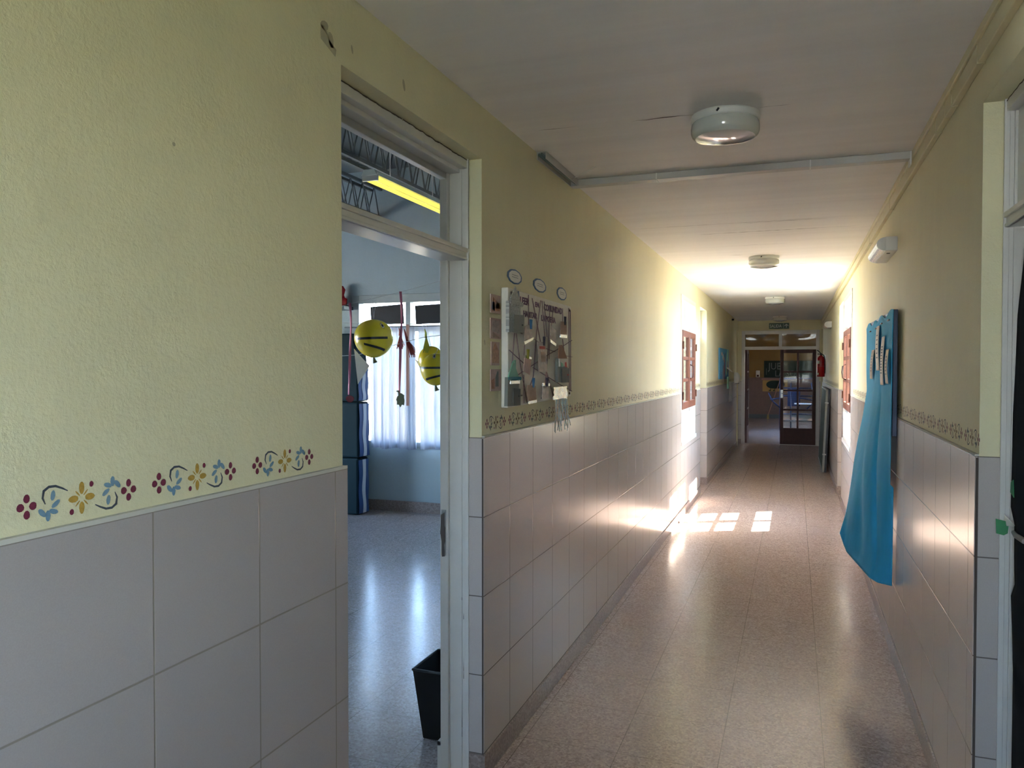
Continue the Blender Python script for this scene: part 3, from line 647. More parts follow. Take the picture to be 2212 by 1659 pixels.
def card_poly(name, x, pts, m, parent=None, t=.004, **kw): mb = MB(); mb.prism([(x, y, z) for y, z in pts], (t, 0, 0)); return mb.build(name, m, parent, **kw)
# three paper houses
def house(name, label, at, roof, rm, body, bm_, extra, k=1.0):
    sc = lambda P: [(y*k, 1.556+(z-1.556)*k) for y, z in P]
    roof, body, extra = sc(roof), sc(body), [(n_, sc(p_), m_, d_) for n_, p_, m_, d_ in extra]
    r = thing(name, (BX+.012, at, min(z for _, z in body)), label, 'paper house', 'paper houses on the poster board')
    card_poly('roof', BX+.020, roof, rm, r); card_poly('wall', BX+.008, body, bm_, r, .014); 
    for nm, pts, m, dx in extra: card_poly(nm, BX+dx, pts, m, r)
    return r
house('paper_house', 'newspaper tower with pointed roof at the top left of the board', 2.96, [(2.965, 1.888), (2.89, 1.822), (3.03, 1.826)], M['news'], [(2.893, 1.825), (3.03, 1.822), (3.03, 1.71), (2.893, 1.70)], M['news'],
      [('scalloped_trim', [(2.888, 1.828), (3.04, 1.828)] + [(3.04-i*.0152, 1.808 if i % 2 else 1.816) for i in range(11)], M['news'], .027), ('door', [(2.927, 1.772), (3.055, 1.778), (3.053, 1.704), (2.927, 1.70)], M['greycard'], .026), ('side_blade', [(3.012, 1.872), (3.022, 1.875), (3.03, 1.84), (3.01, 1.835)], M['bluecard'], .014), ('door_knob', [(3.02, 1.738), (3.028, 1.738), (3.028, 1.732), (3.02, 1.732)], M['black'], .031)], .988)
house('paper_house', 'grey paper house with mint green roof at the lower left of the board', 2.91, [(2.902, 1.586), (2.845, 1.522), (2.97, 1.520)], M['greencard'], [(2.847, 1.522), (2.974, 1.517), (2.972, 1.405), (2.840, 1.408)], M['greycard'],
      [('frill', [(2.84, 1.524), (2.98, 1.522), (2.985, 1.512)] + [(2.985-.0145*i, 1.508 if i % 2 else 1.512) for i in range(1, 10)] + [(2.838, 1.512)], M['teal'], .026), ('foil_band', [(2.862, 1.508), (2.97, 1.507), (2.97, 1.495), (2.862, 1.495)], M['foil'], .024), ('door', [(2.890, 1.478), (2.974, 1.473), (2.974, 1.406), (2.890, 1.408)], plain('dark_card', (.07, .075, .075), .7), .025), ('chimney', [(2.935, 1.59), (2.955, 1.59), (2.955, 1.545), (2.935, 1.56)], M['greencard'], .012), ('door_pull', [(2.945, 1.447), (2.985, 1.449), (2.985, 1.444), (2.945, 1.443)], M['black'], .03)])
house('paper_house', 'dark card house with brown roof at the right of the board', 3.61, [(3.548, 1.667), (3.594, 1.669), (3.68, 1.605), (3.529, 1.603)], M['browncard'], [(3.529, 1.604), (3.688, 1.604), (3.70, 1.488), (3.53, 1.490)], M['greycard'],
      [('leaf_band', [(3.532, 1.603), (3.686, 1.604), (3.69, 1.565), (3.532, 1.565)], M['paper'], .024), ('red_leaf', [(3.62, 1.585), (3.635, 1.588), (3.645, 1.562), (3.625, 1.563)], M['redcard'], .029), ('green_leaf', [(3.55, 1.585), (3.575, 1.58), (3.585, 1.566), (3.56, 1.563)], M['greencard'], .029), ('door', [(3.575, 1.555), (3.70, 1.557), (3.702, 1.488), (3.575, 1.488)], plain('charcoal_card', (.08, .085, .085), .7), .025), ('door_knob', [(3.66, 1.528), (3.672, 1.528), (3.672, 1.522), (3.66, 1.522)], M['redcard'], .03)])
# cards pegged to the yarn
def pegged(label, pts, face, foil_pts, peg, pm, extra=()):
    yy = sum(p[0] for p in pts)/len(pts); zz = min(p[1] for p in pts)
    r = thing('pegged_card', (BX+.02, yy, zz), label, 'card', 'cards pegged on the yarn'); card_poly('sheet', BX+.018, pts, face, r, .003)
    if foil_pts: card_poly('foil_edge', BX+.016, foil_pts, M['foil'], r, .006)
    for nm, ps, m in extra: card_poly(nm, BX+.0215, ps, m, r, .001)
    if peg:
        mb = MB(); (y, z) = peg
        for d in (-.010, .010): mb.tube([(BX+.026, y+d*.2, z-.022), (BX+.026, y+d, z+.018)], .0035, 6)
        mb.build('clothespin', pm, r)
bl, ol, dk = plain('blue_peg', (.04, .16, .36), .5), plain('olive_peg', (.30, .27, .03), .5), plain('dark_peg', (.03, .03, .06), .5)
pegged('brown card held by a blue peg below the lettering HABITAR', [(3.055, 1.732), (3.148, 1.748), (3.152, 1.69), (3.045, 1.66)], M['photo_b'], [(3.042, 1.668), (3.165, 1.690), (3.16, 1.680), (3.045, 1.655)], (3.115, 1.745), bl)
pegged('slanted grey card with foil foot between the yarn and right house', [(3.420, 1.752), (3.50, 1.735), (3.498, 1.672), (3.410, 1.685)], M['photo_b'], [(3.408, 1.69), (3.498, 1.672), (3.496, 1.66), (3.410, 1.676)], None, None)
pegged('brown bag shaped card with foil fringe at the top right of board', [(3.580, 1.782), (3.678, 1.785), (3.682, 1.718), (3.575, 1.716)], M['kraft'], [(3.575, 1.719), (3.685, 1.721), (3.685, 1.706), (3.575, 1.704)], (3.635, 1.79), dk)
pegged('tilted pinkish card on an olive peg in the middle of the board', [(3.052, 1.602), (3.136, 1.600), (3.118, 1.530), (3.034, 1.545)], M['pinkcard'], [(3.055, 1.612), (3.138, 1.603), (3.136, 1.595), (3.052, 1.600)], (3.078, 1.618), ol)
pegged('long grey wanted style leaflet hanging in the middle of the board', [(3.222, 1.674), (3.333, 1.674), (3.366, 1.542), (3.24, 1.541)], M['photo_b'], None, (3.30, 1.68), dk, [('red_heading', [(3.245, 1.655), (3.322, 1.655), (3.324, 1.642), (3.247, 1.642)], M['redcard']), ('drawing', [(3.26, 1.63), (3.32, 1.63), (3.335, 1.585), (3.27, 1.585)], M['kraft'])])
pegged('brown striped card on a blue peg at the bottom of the board', [(3.083, 1.487), (3.195, 1.480), (3.206, 1.417), (3.098, 1.416)], M['kraft'], [(3.096, 1.418), (3.208, 1.420), (3.208, 1.408), (3.098, 1.405)], (3.150, 1.497), bl)
pegged('small grey card with dark peg at the bottom right of the board', [(3.300, 1.482), (3.396, 1.480), (3.380, 1.420), (3.285, 1.421)], M['photo_b'], [(3.297, 1.492), (3.40, 1.487), (3.40, 1.475), (3.297, 1.478)], (3.345, 1.497), dk)
# silver fringe at the lower right corner
fr = thing('foil_fringe', (BX+.01, 3.59, 1.26), 'silver foil fringe hanging from the lower right corner of the board', 'fringe')
mb = MB(); mb.grid(lambda u, v: (BX+.012+.008*random.random(), 3.475+.235*u, 1.408+.06*v), 14, 5); mb.build('crumpled_band', M['foil'], fr)
mb = MB()
for i in range(26):
    y = 3.49+i*.0083; e = random.uniform(-.01, .07); l = random.uniform(.10, .165); q = [(BX+.016+.004*math.sin(i+4*t), y+e*t*t, 1.412-l*t) for t in (0, .3, .6, .85, 1)]
    for a, c in zip(q, q[1:]): mb.face([a, c, (c[0]+.002, c[1]+.006, c[2]), (a[0]+.002, a[1]+.006, a[2])])
mb.build('strips', M['foil'], fr, solid=.0006)
# cloud labels above the board
def cloud(label, y, z, ry, rz, tilt):
    r = thing('paper_cloud', (XL+.004, y, z-rz), label, 'paper cloud', 'cloud shaped labels over the board')
    def outl(k, n=60): 
        o = []
        for i in range(n):
            t = 2*PI*i/n; q = k*(1+.055*abs(math.sin(5*t+.4))); a, c = ry*q*math.cos(t), rz*q*math.sin(t); o.append((y+a, z+c+a*tilt))
        return o
    card_poly('blue_rim', XL+.001, outl(.98), M['bluecard'], r, .002); card_poly('white_face', XL+.0035, outl(.80), M['paper'], r, .001)
    mb = MB()
    for i in range(2): mb.box(XL+.0046, XL+.005, y-ry*.45, y+ry*.42, z+.005-.009*i, z+.007-.009*i)
    mb.build('text_lines', plain('grey_print', (.22, .21, .20), .7), r)
cloud('blue rimmed paper cloud nearest the doorway, above the newspaper tower', 3.065, 1.940, .088, .030, -.0)
cloud('middle blue rimmed paper cloud above the word EN', 3.405, 1.937, .095, .030, -.02)
cloud('blue rimmed paper cloud farthest along, above the board end', 3.765, 1.932, .084, .031, -.02)
# four picture cards left of the board
def picture(label, y0, y1, z0, z1, m, extra):
    r = thing('picture_card', (XL+.006, (y0+y1)/2, z0), label, 'picture card', 'picture cards beside the board')
    card_poly('sheet', XL+.002, [(y0, z0), (y1, z0), (y1, z1), (y0, z1)], M['pinkcard'], r, .004)
    for nm, p, mm in extra: card_poly(nm, XL+.0062, [(y0+(y1-y0)*a, z0+(z1-z0)*c) for a, c in p], mm, r, .0008)
picture('top picture card of the column, orange and blue shapes', 2.785, 2.89, 1.772, 1.844, None, [('orange_shape', [(.1, .1), (.9, .15), (.9, .5), (.2, .85)], M['photo_a']), ('blue_shape', [(.1, .2), (.4, .1), (.35, .6), (.15, .6)], M['bluecard']), ('yellow_shape', [(.5, .3), (.95, .25), (.95, .6), (.5, .55)], M['ochre'])])
picture('second picture card down, pale pink house drawing', 2.783, 2.895, 1.672, 1.752, None, [('house_drawing', [(.1, .35), (.85, .25), (.85, .9), (.1, .9)], M['photo_b']), ('dark_slope', [(.15, .05), (.9, .05), (.15, .35)], M['kraft'])])
picture('third picture card down, red brick house', 2.79, 2.878, 1.568, 1.660, None, [('brick_house', [(.1, .1), (.9, .1), (.9, .62), (.45, .97), (.1, .65)], M['photo_a'])])
picture('bottom picture card of the column, grey and brick towers', 2.783, 2.893, 1.468, 1.553, None, [('brick_tower', [(.05, .1), (.35, .1), (.35, .6), (.05, .5)], M['photo_a']), ('grey_tower', [(.45, .2), (.75, .2), (.75, .9), (.6, .9), (.45, .6)], M['greycard'])])

# ---------------------------------------------------------------- turquoise cloth on its board, right wall
mb = MB(); mb.box(XR-.036, XR-.0125, 4.50, 5.98, 1.20, 1.866); tag(mb.build('pinboard', M['navy'], origin=(XR, 5.2, 1.16), bevel=.003), 'dark blue pinboard behind the turquoise cloth on the right wall', 'pinboard')
def lerp_path(P, t):
    t = max(0, min(1, t))*(len(P)-1); i = min(int(t), len(P)-2); f = t-i; a, c = P[i], P[i+1]; return Vector([a[j]+(c[j]-a[j])*f for j in range(3)])
FAR = [(.476, 6.0, 1.856), (.483, 6.0, 1.70), (.488, 6.0, 1.55), (.478, 5.95, 1.40), (.447, 5.80, 1.25), (.405, 5.60, 1.11), (.372, 5.45, .98), (.345, 5.30, .86), (.322, 5.2, .76), (.300, 5.15, .66), (.266, 5.1, .555)]
NEAR = [(.478, 4.44, 1.862), (.480, 4.47, 1.71), (.484, 4.48, 1.56), (.488, 4.49, 1.41), (.490, 4.50, 1.26), (.492, 4.51, 1.11), (.494, 4.52, .96), (.495, 4.53, .81), (.496, 4.54, .66), (.496, 4.55, .52), (.497, 4.57, .394)]
HEM = [(.497, 4.57, .394), (.43, 4.60, .398), (.395, 4.64, .41), (.375, 4.72, .42), (.355, 4.80, .432), (.33, 4.90, .445), (.30, 5.0, .465), (.285, 5.05, .50), (.266, 5.1, .555)]
def cloth_pt(u, v):
    a, c = lerp_path(NEAR, v), lerp_path(FAR, v); p = a.lerp(c, u); q = NEAR and Vector(NEAR[-1]).lerp(Vector(FAR[-1]), u)
    p += (lerp_path(HEM, u)-q)*(v**5)
    env = math.sin(PI*min(1, max(0, u)))**.7
    bulge = .085*env*math.sin(PI*min(1, v*1.02))**1.2*(v**1.1)
    fold = (.026*math.sin(u*6.5+v*2.5)+.007*math.sin(u*15-v*3.5)+.0025*math.sin(u*33+v*5))*env*(.35+.65*v)*(1-v**10)
    bulge *= (1-v**12)
    crease = -.030*math.exp(-((u-.22-.16*(1-v))/.030)**2)*min(1, v*1.8)*(1-v**6)+.045*math.exp(-((u-.40-.14*(1-v))/.11)**2)*min(1, v*1.8)*(1-v**6)
    p += Vector((-.80, -.60, 0))*(bulge+fold+crease)
    p.x += 0; p.z += .006*math.sin(u*23)*(1-v)**8*2 + (-.012*abs(math.sin(u*7.5)))*(1-v)**6
    p.x = min(p.x, .499 if v > .62 else .478); return p
cl = tag(MB().grid(cloth_pt, 70, 90).build('turquoise_cloth', M['cloth'], origin=(.4, 5.1, .4), solid=.003), 'long turquoise cloth pinned high on the right wall, sagging out at the bottom', 'cloth')
for u in (.10, .33, .55, .80): p = cloth_pt(u, .03); MB().box(p.x-.008, p.x-.001, p.y-.035, p.y+.035, p.z-.004, p.z+.003).build('pin', M['black'], cl)
def strip(label, ya, yb, za, zb, sk, m=M['paper'], lines=6):
    """paper strip laid on the cloth: near edge ya, far edge yb"""
    def on_cloth(y, z):
        v = (1.86-z)/1.40
        u = (y-4.48)/1.5; return cloth_pt(max(.02, min(.98, u)), max(0, v)).x
    r = thing('paper_strip', ((.46), (ya+yb)/2, zb), label, 'paper strip', 'paper strips pinned to the turquoise cloth')
    g = lambda u, v: (min(on_cloth(ya+(yb-ya)*u+sk*v, za+(zb-za)*v), on_cloth(yb+sk*v, za+(zb-za)*v), on_cloth(ya+sk*v, za+(zb-za)*v))-.008-.008*math.sin(PI*v), ya+(yb-ya)*u+sk*v, za+(zb-za)*v)
    MB().grid(g, 4, 18).build('sheet', m, r, solid=.001)
    mb = MB()
    for i in range(lines):
        v = .2+.6*i/lines; a, c = Vector(g(.25, v)), Vector(g(.75, v)); d = Vector((-.0016, 0, 0)); mb.face([a+d, c+d, c+d+Vector((0, 0, -.007)), a+d+Vector((0, 0, -.007))])
    mb.build('print', plain('blue_grey_print', (.20, .21, .25), .7), r)
strip('tallest paper strip, pinned second from the left on the turquoise cloth', 5.02, 5.20, 1.81, 1.545, -.05)
strip('long paper strip third from the left, hanging lowest on the turquoise cloth', 4.70, 4.86, 1.735, 1.465, .02, lines=10)
strip('short paper strip nearest the corridor front on the turquoise cloth', 4.53, 4.66, 1.66, 1.475, .0, plain('cream_paper', (.60, .56, .47), .75))
strip('curled paper strip at the left edge of the turquoise cloth', 5.34, 5.52, 1.675, 1.49, .03, plain('patterned_paper', (.52, .47, .38), .75, var=.25, scale=40))

# ---------------------------------------------------------------- far end: extinguisher, panel, dispenser, poster
ex = thing('fire_extinguisher', (.444, 14.95, 1.41), 'red fire extinguisher hung on the right wall beside the end door', 'fire extinguisher')
MB().lathe([(0, 0), (.060, .0), (.066, .006), (.066, .30), (.060, .335), (.040, .362), (.020, .375), (.016, .39), (0, .39)], (.444, 14.95, 1.41), 24).build('cylinder', M['red'], ex)
MB().lathe([(.0665, .185), (.0672, .187), (.0672, .193), (.0665, .195)], (.444, 14.95, 1.41), 24).build('seam_band', M['maroon'], ex)
mb = MB(); mb.lathe([(0, .385), (.018, .385), (.018, .42), (0, .42)], (.444, 14.95, 1.41), 12); mb.tube([(.445, 14.95, 1.825), (.40, 14.93, 1.87), (.375, 14.92, 1.885)], .008); mb.tube([(.445, 14.95, 1.815), (.385, 14.93, 1.815)], .007); mb.build('valve_lever', M['black'], ex)
mb = MB(); mb.tube([(.45, 14.93, 1.82), (.49, 14.90, 1.79), (.508, 14.90, 1.72), (.510, 14.92, 1.55), (.505, 14.92, 1.47)], .009); mb.build('hose', M['black'], ex)
for z0, z1, a0, a1 in ((1.64, 1.70, 3.7, 4.3), (1.44, 1.48, 3.6, 4.1)):
    MB().grid(lambda u, v: (.444+.0672*math.cos(a0+(a1-a0)*u), 14.95+.0672*math.sin(a0+(a1-a0)*u), z0+(z1-z0)*v), 6, 1).build('sticker', M['paper'], ex)
mb = MB(); mb.box(.50, XR, 14.93, 14.97, 1.70, 1.80); mb.build('wall_hook', M['steelbright'], ex)
pb = thing('leaning_chalkboard', (.46, 13.4, 0), 'grey green chalkboard leaning against the right wall under the far emergency light', 'chalkboard')
def lean(x, z): return x-.006+.05*(z/1.25)
def slab(mb, x0, x1, y0, y1, z0, z1): return mb.prism([(lean(x0, z0), y0, z0), (lean(x1, z0), y0, z0), (lean(x1, z1), y0, z1), (lean(x0, z1), y0, z1)], (0, y1-y0, 0))
slab(MB(), .408, .430, 12.52, 14.45, .03, 1.24).build('writing_surface', plain('worn_green_board', (.10, .135, .115), .7, .15), pb)
mb = MB(); slab(mb, .402, .434, 12.5, 12.53, .0, 1.25); slab(mb, .402, .434, 14.43, 14.46, 0, 1.25); slab(mb, .402, .434, 12.5, 14.46, 1.225, 1.25); slab(mb, .402, .434, 12.5, 14.46, 0, .03); mb.build('rim', plain('aluminium_rim', (.24, .25, .23), .5, metal=.3), pb, bevel=.004)
mb = MB(); slab(mb, .434, .462, 12.49, 14.46, .0, 1.245); mb.build('dark_backing', M['black'], pb)
for z in (1.04, .27): MB().tube([(lean(.395, z), 12.495, z), (lean(.445, z), 12.485, z)], .010).build('bracket', M['steelbright'], pb)
tag(MB().lathe([(0, 0), (.018, 0), (.018, .03), (.012, .04), (0, .04)], (XL+.0, 15.05, 2.47), 12, 'x').build('wall_sensor', M['black'], origin=(XL, 15.05, 2.47)), 'tiny black sensor high on the left wall near the end', 'sensor')
ds = thing('towel_dispenser', (XL+.05, 15.75, 1.27), 'white plastic towel dispenser on the left wall beside the end door', 'dispenser')
out = [(XL, 1.27), (XL+.085, 1.27), (XL+.105, 1.31), (XL+.108, 1.37), (XL+.095, 1.43), (XL+.06, 1.475), (XL, 1.485)]
mb = MB(); mb.prism([(x, 15.62, z) for x, z in out], (0, .27, 0)); mb.build('cover', M['white_clean'], ds, bevel=.012)
mb = MB(); mb.box(XL+.02, XL+.09, 15.64, 15.86, 1.262, 1.272); mb.build('slot', M['black'], ds)
po = thing('notice_board', (XL+.01, 13.2, 1.39), 'sky blue notice board with pinned cut-outs on the far left wall', 'notice board')
card_poly('panel', XL+.001, [(12.36, 1.39), (14.1, 1.375), (14.1, 1.885), (12.36, 1.878)], M['skycard'], po, .018)
for i, (nm, y, z, ry, rz, m) in enumerate((('flower_cutout', 12.75, 1.79, .09, .03, 'pinkcard'), ('letter_cutout', 12.95, 1.74, .07, .05, 'paper'), ('letter_cutout', 13.1, 1.70, .05, .05, 'pinkcard'), ('green_sheet', 13.75, 1.66, .28, .14, 'greencard'), ('figure_cutout', 13.25, 1.53, .2, .06, 'maroon'), ('figure_cutout', 12.95, 1.46, .16, .05, 'kraft'), ('dark_cutout', 13.35, 1.77, .05, .05, 'black'), ('red_cutout', 13.8, 1.6, .12, .05, 'redcard'))):
    card_poly(nm, XL+.019+.0015*(i % 3), [(y+a*1.0, z+c) for a, c in ell(0, 0, ry, rz, .3*i, 9)], M[m], po, .002)
mb = MB(); mb.grid(lambda u, v: (XL+.025+.10*v*(1-.3*u), 13.5+.75*u, 1.57-.08*v-.03*u+.02*math.sin(3*u)), 6, 4); tag(mb.build('curled_sheet', M['paper'], origin=(XL+.05, 13.8, 1.48), solid=.001), 'white sheet curling off the far blue notice board', 'paper')
mb = MB(); mb.grid(lambda u, v: (XL+.055+.02*math.sin(5*u), 13.3+.5*u, 1.42-.20*v), 6, 4); tag(mb.build('green_streamer', M['greencard'], origin=(XL+.03, 13.5, 1.22), solid=.001), 'green paper hanging from the bottom of the far notice board', 'streamer')
fs = thing('foil_streamers', (XL+.04, 14.2, .97), 'silver streamers hanging under the far notice board', 'streamer')
for i in range(8):
    mb = MB(); y = 13.9+.08*i; q = [(XL+.04+.01*math.sin(i+3*t), y+.04*math.sin(2*t+i), 1.33-.36*t) for t in (0, .25, .5, .75, 1)]
    for a, c in zip(q, q[1:]): mb.face([a, c, (c[0]+.008, c[1]+.03, c[2]), (a[0]+.008, a[1]+.03, a[2])])
    mb.build('streamer', M['foil'], fs, solid=.0006)

# ---------------------------------------------------------------- classroom seen through the left doorway
CX0, CX1, CY0, CY1 = -8.2, XL-WT, -1.5, 7.5
ZR = 3.72
mb = MB(); mb.box(CX0, CX1, CY0, CY1, -.2, 0); tag(mb.build('floor_classroom', M['class_floor']), kind='structure')
CW = (-4.62, -2.15, .70, 2.36); SW = (3.4, 6.2, .50, 2.2)
mb = MB(); pierced(mb, CY1, CY1+.15, CX0-.15, CX1, 0, ZR+.1, [CW], axis='y'); wc = tag(mb.build('wall_classroom', M['class_wall']), kind='structure')
mb = MB(); pierced(mb, CX0-.15, CX0, CY0, CY1, 0, ZR+.1, [SW]); tag(mb.build('wall_outer', M['class_wall']), kind='structure')
mb = MB(); mb.box(CX0-.15, CX1, CY0-.15, CY0, 0, ZR+.1); tag(mb.build('wall_back', M['class_wall']), kind='structure')
mb = MB(); pierced(mb, CX1-.012, CX1-.001, CY0, CY1, 0, ZR+.1, [(D1[0], D1[1], 0, D1[3])]); mb.box(CX1, XL-.02, CY0, CY1, ZC+.3, ZR+.1); tag(mb.build('wall_inner', M['class_wall']), kind='structure')
mb = MB(); mb.box(CX0-.2, CX1+.1, CY0-.2, CY1+.2, ZR, ZR+.12); cr = tag(mb.build('ceiling_classroom', M['dark_roof']), kind='structure')
mb = MB()
for x in (-5.6, -4.2, -3.4, -1.9): mb.box(x-.03, x+.03, CY0, CY1, ZR-.09, ZR)
for yy in (1.5, 3.6, 5.6): mb.box(CX0, CX1, yy-.03, yy+.03, ZR-.05, ZR)
mb.build('purlin', plain('pale_purlin', (.33, .37, .37), .6), cr)
mb = MB(); mb.box(CX0, CX1, CY1-.018, CY1, 0, .115); tag(mb.build('baseboard_classroom', M['base']), kind='structure')
def truss(label, x, zt, zb):
    r = thing('roof_truss', (x, 3, zb), label, 'roof truss', 'steel roof trusses in the classroom'); mb = MB()
    for dx, z in ((-.06, zt), (.06, zt), (-.05, zb), (.05, zb)): mb.box(x+dx-.014, x+dx+.014, CY0+.02, CY1-.02, z-.014, z+.014)
    mb.build('chord', M['steel'], r); mb = MB(); n = 38
    for i in range(n):
        y0 = CY0+.05+i*(CY1-CY0-.1)/n; y1 = y0+(CY1-CY0-.1)/n; ym = (y0+y1)/2
        for dx in (-.05, .05): mb.tube([(x+dx, y0, zb), (x+dx*1.1, ym, zt), (x+dx, y1, zb)], .008, 5)
        mb.tube([(x-.05, y0, zb), (x+.05, ym, zb)], .006, 4)
    mb.build('lattice_bars', M['steel'], r)
truss('nearer lattice roof truss seen through the transom pane', -3.05, 3.38, 3.08); truss('farther lattice roof truss above the fluorescent lamp', -4.3, 3.5, 3.2)
fl = thing('fluorescent_lamp', (-2.76, 5.35, 2.86), 'lit twin tube fluorescent lamp hanging in the classroom behind the transom', 'lamp')
mb = MB(); mb.prism([(-2.80, 4.70, 2.925), (-2.72, 4.70, 2.925), (-2.70, 4.70, 2.885), (-2.82, 4.70, 2.885)], (0, 1.3, 0)); mb.build('housing', M['tubeglow'], fl)
for x in (-2.800, -2.720): MB().tube([(x, 4.74, 2.868), (x, 5.96, 2.868)], .014, 12).build('tube', M['tube'], fl)
for y in (4.72, 5.975): MB().box(-2.82, -2.70, y-.008, y+.008, 2.85, 2.90).build('end_socket', M['white_clean'], fl)
for y in (5.0, 5.7): MB().tube([(-2.76, y, 2.92), (-2.76, y, ZR)], .004, 5).build('hanger', M['white_clean'], fl)
# classroom window with voile curtains and dark blinds behind the upper panes
cw = structure('window_3', (-3.4, CY1, CW[2])); mb = MB(); x0, x1, z0, z1 = CW; yf0, yf1 = CY1-.012, CY1+.09
mb.box(x0, x0+.09, yf0, yf1, z0, z1); mb.box(x1-.09, x1, yf0, yf1, z0, z1); mb.box(x0+.09, x1-.09, yf0, yf1, z1-.09, z1); mb.box(x0+.09, x1-.09, yf0, yf1, z0, z0+.06); mb.box(x0+.09, x1-.09, yf0+.001, yf1-.001, 1.955, 2.01)
for x in (-3.925, -3.36, -2.8): mb.box(x-.028, x+.028, yf0+.003, yf1-.003, z0+.06, z1-.09)
mb.build('window_frame', plain('grey_white_frame', (.40, .44, .44), .4), cw, bevel=.004)
mb = MB(); mb.box(x0+.05, x1-.05, CY1+.05, CY1+.054, z0+.03, z1-.05); mb.build('pane', M['glass'], cw)
for a, b, sk in ((-4.40, -3.99, .012), (-3.85, -3.40, .010), (-3.30, -2.85, .008)):
    mb = MB(); mb.prism([(a, CY1+.03, 2.035), (a-.01, CY1+.03, 2.235), (b-.015, CY1+.03, 2.235+sk*1.8), (b, CY1+.03, 2.035+sk*.5)], (0, .004, 0)); tag(mb.build('black_card', M['black'], origin=((a+b)/2, CY1+.03, 2.03)), {-4.40: 'leftmost black card blocking the small upper pane of the classroom window', -3.85: 'black card in the second upper pane beside the door jamb', -3.30: 'black card in the hidden third upper pane of the classroom window'}[a], 'card', 'black cards in the upper classroom panes')
def curtain(label, xa, xb, ph, n):
    r = thing('voile_curtain', ((xa+xb)/2, CY1-.09, .68), label, 'curtain', 'voile curtains on the classroom window')
    f = lambda u, v: (xa+(xb-xa)*u+.012*v*math.sin(u*9+ph), CY1-.075+(.030*math.sin(u*n+ph)+.014*math.sin(u*n*2.3+1+ph))*(.35+.65*min(1, v*2)), 2.0-1.31*v+.008*math.sin(u*13)*v)
    MB().grid(f, 90, 20).build('cloth', M['curtain'], r)
curtain('white voile curtain left of the gap, beside the gym mats', -4.36, -3.80, .3, 34); curtain('white voile curtain right of the gap, beside the door jamb', -3.775, -2.2, 1.1, 70)
mb = MB(); mb.tube([(-4.66, CY1-.09, 2.005), (-2.1, CY1-.09, 2.005)], .008); tag(mb.build('curtain_wire', M['steel'], origin=(-3.4, CY1-.09, 2.0)), 'thin rod carrying the white classroom curtains', 'curtain rod')
mb = MB(); mb.box(-3.865, -3.838, CY1-.165, CY1-.140, 1.16, 2.02); tag(mb.build('wooden_batten', M['mop'], origin=(-3.85, CY1-.15, 1.16)), 'narrow brown wooden batten between the two voile curtains', 'batten')
# unseen window on the far long side, added and sized to light the classroom
r = structure('window_4_added', (CX0, 4.8, .5)); mb = MB()
for a, b, c, d in ((3.4, 3.46, .5, 2.2), (6.14, 6.2, .5, 2.2), (3.4, 6.2, .5, .56), (3.4, 6.2, 2.14, 2.2), (4.77, 4.83, .5, 2.2)): mb.box(CX0-.1, CX0-.03, a, b, c, d)
mb.build('window_frame', M['white'], r); mb = MB(); mb.box(CX0-.066, CX0-.062, 3.42, 6.18, .52, 2.18); mb.build('pane', M['glass'], r)
# stack of folded gym mats
for lab, z0, z1, w_, nm in (('lowest gym mat of the stack, on the floor', .004, .605, 0, 1), ('middle gym mat of the stack', .61, 1.20, .008, 2), ('topmost gym mat of the stack, its corner tilted back', 1.205, 1.925, .0, 3)):
    r = thing('gym_mat', (-4.7, 7.27, z0), lab+', dark teal with striped side', 'gym mat', 'stacked gym mats')
    xs = -4.325+w_
    if nm < 3: MB().box(-5.1, xs, 7.12, 7.335, z0, z1).build('body', M['matgreen'], r, bevel=.02)
    else: MB().prism([(-5.1, 7.12, z0), (xs, 7.12, z0), (xs, 7.12, z0+.36), (xs-.05, 7.12, z1), (-5.1, 7.12, z1)], (0, .215, 0)).build('body', M['matgreen'], r, bevel=.015)
    zt_ = z1-.01 if nm < 3 else z0+.36
    mb = MB(); mb.grid(lambda u, v: (xs+.0060+.004*math.sin(v*11+u*2), 7.13+.2*u, z0+.012+(zt_-z0-.022)*v), 6, 14); mb.build('side_panel', M['matblue'], r)
    mb = MB(); mb.grid(lambda u, v: (xs+.0095+.004*math.sin(v*11+.64+u*.66), 7.20+.065*u+.010*math.sin(v*9), z0+.012+(zt_-z0-.022)*v), 3, 14); mb.build('white_stripe', M['matwhite'], r)
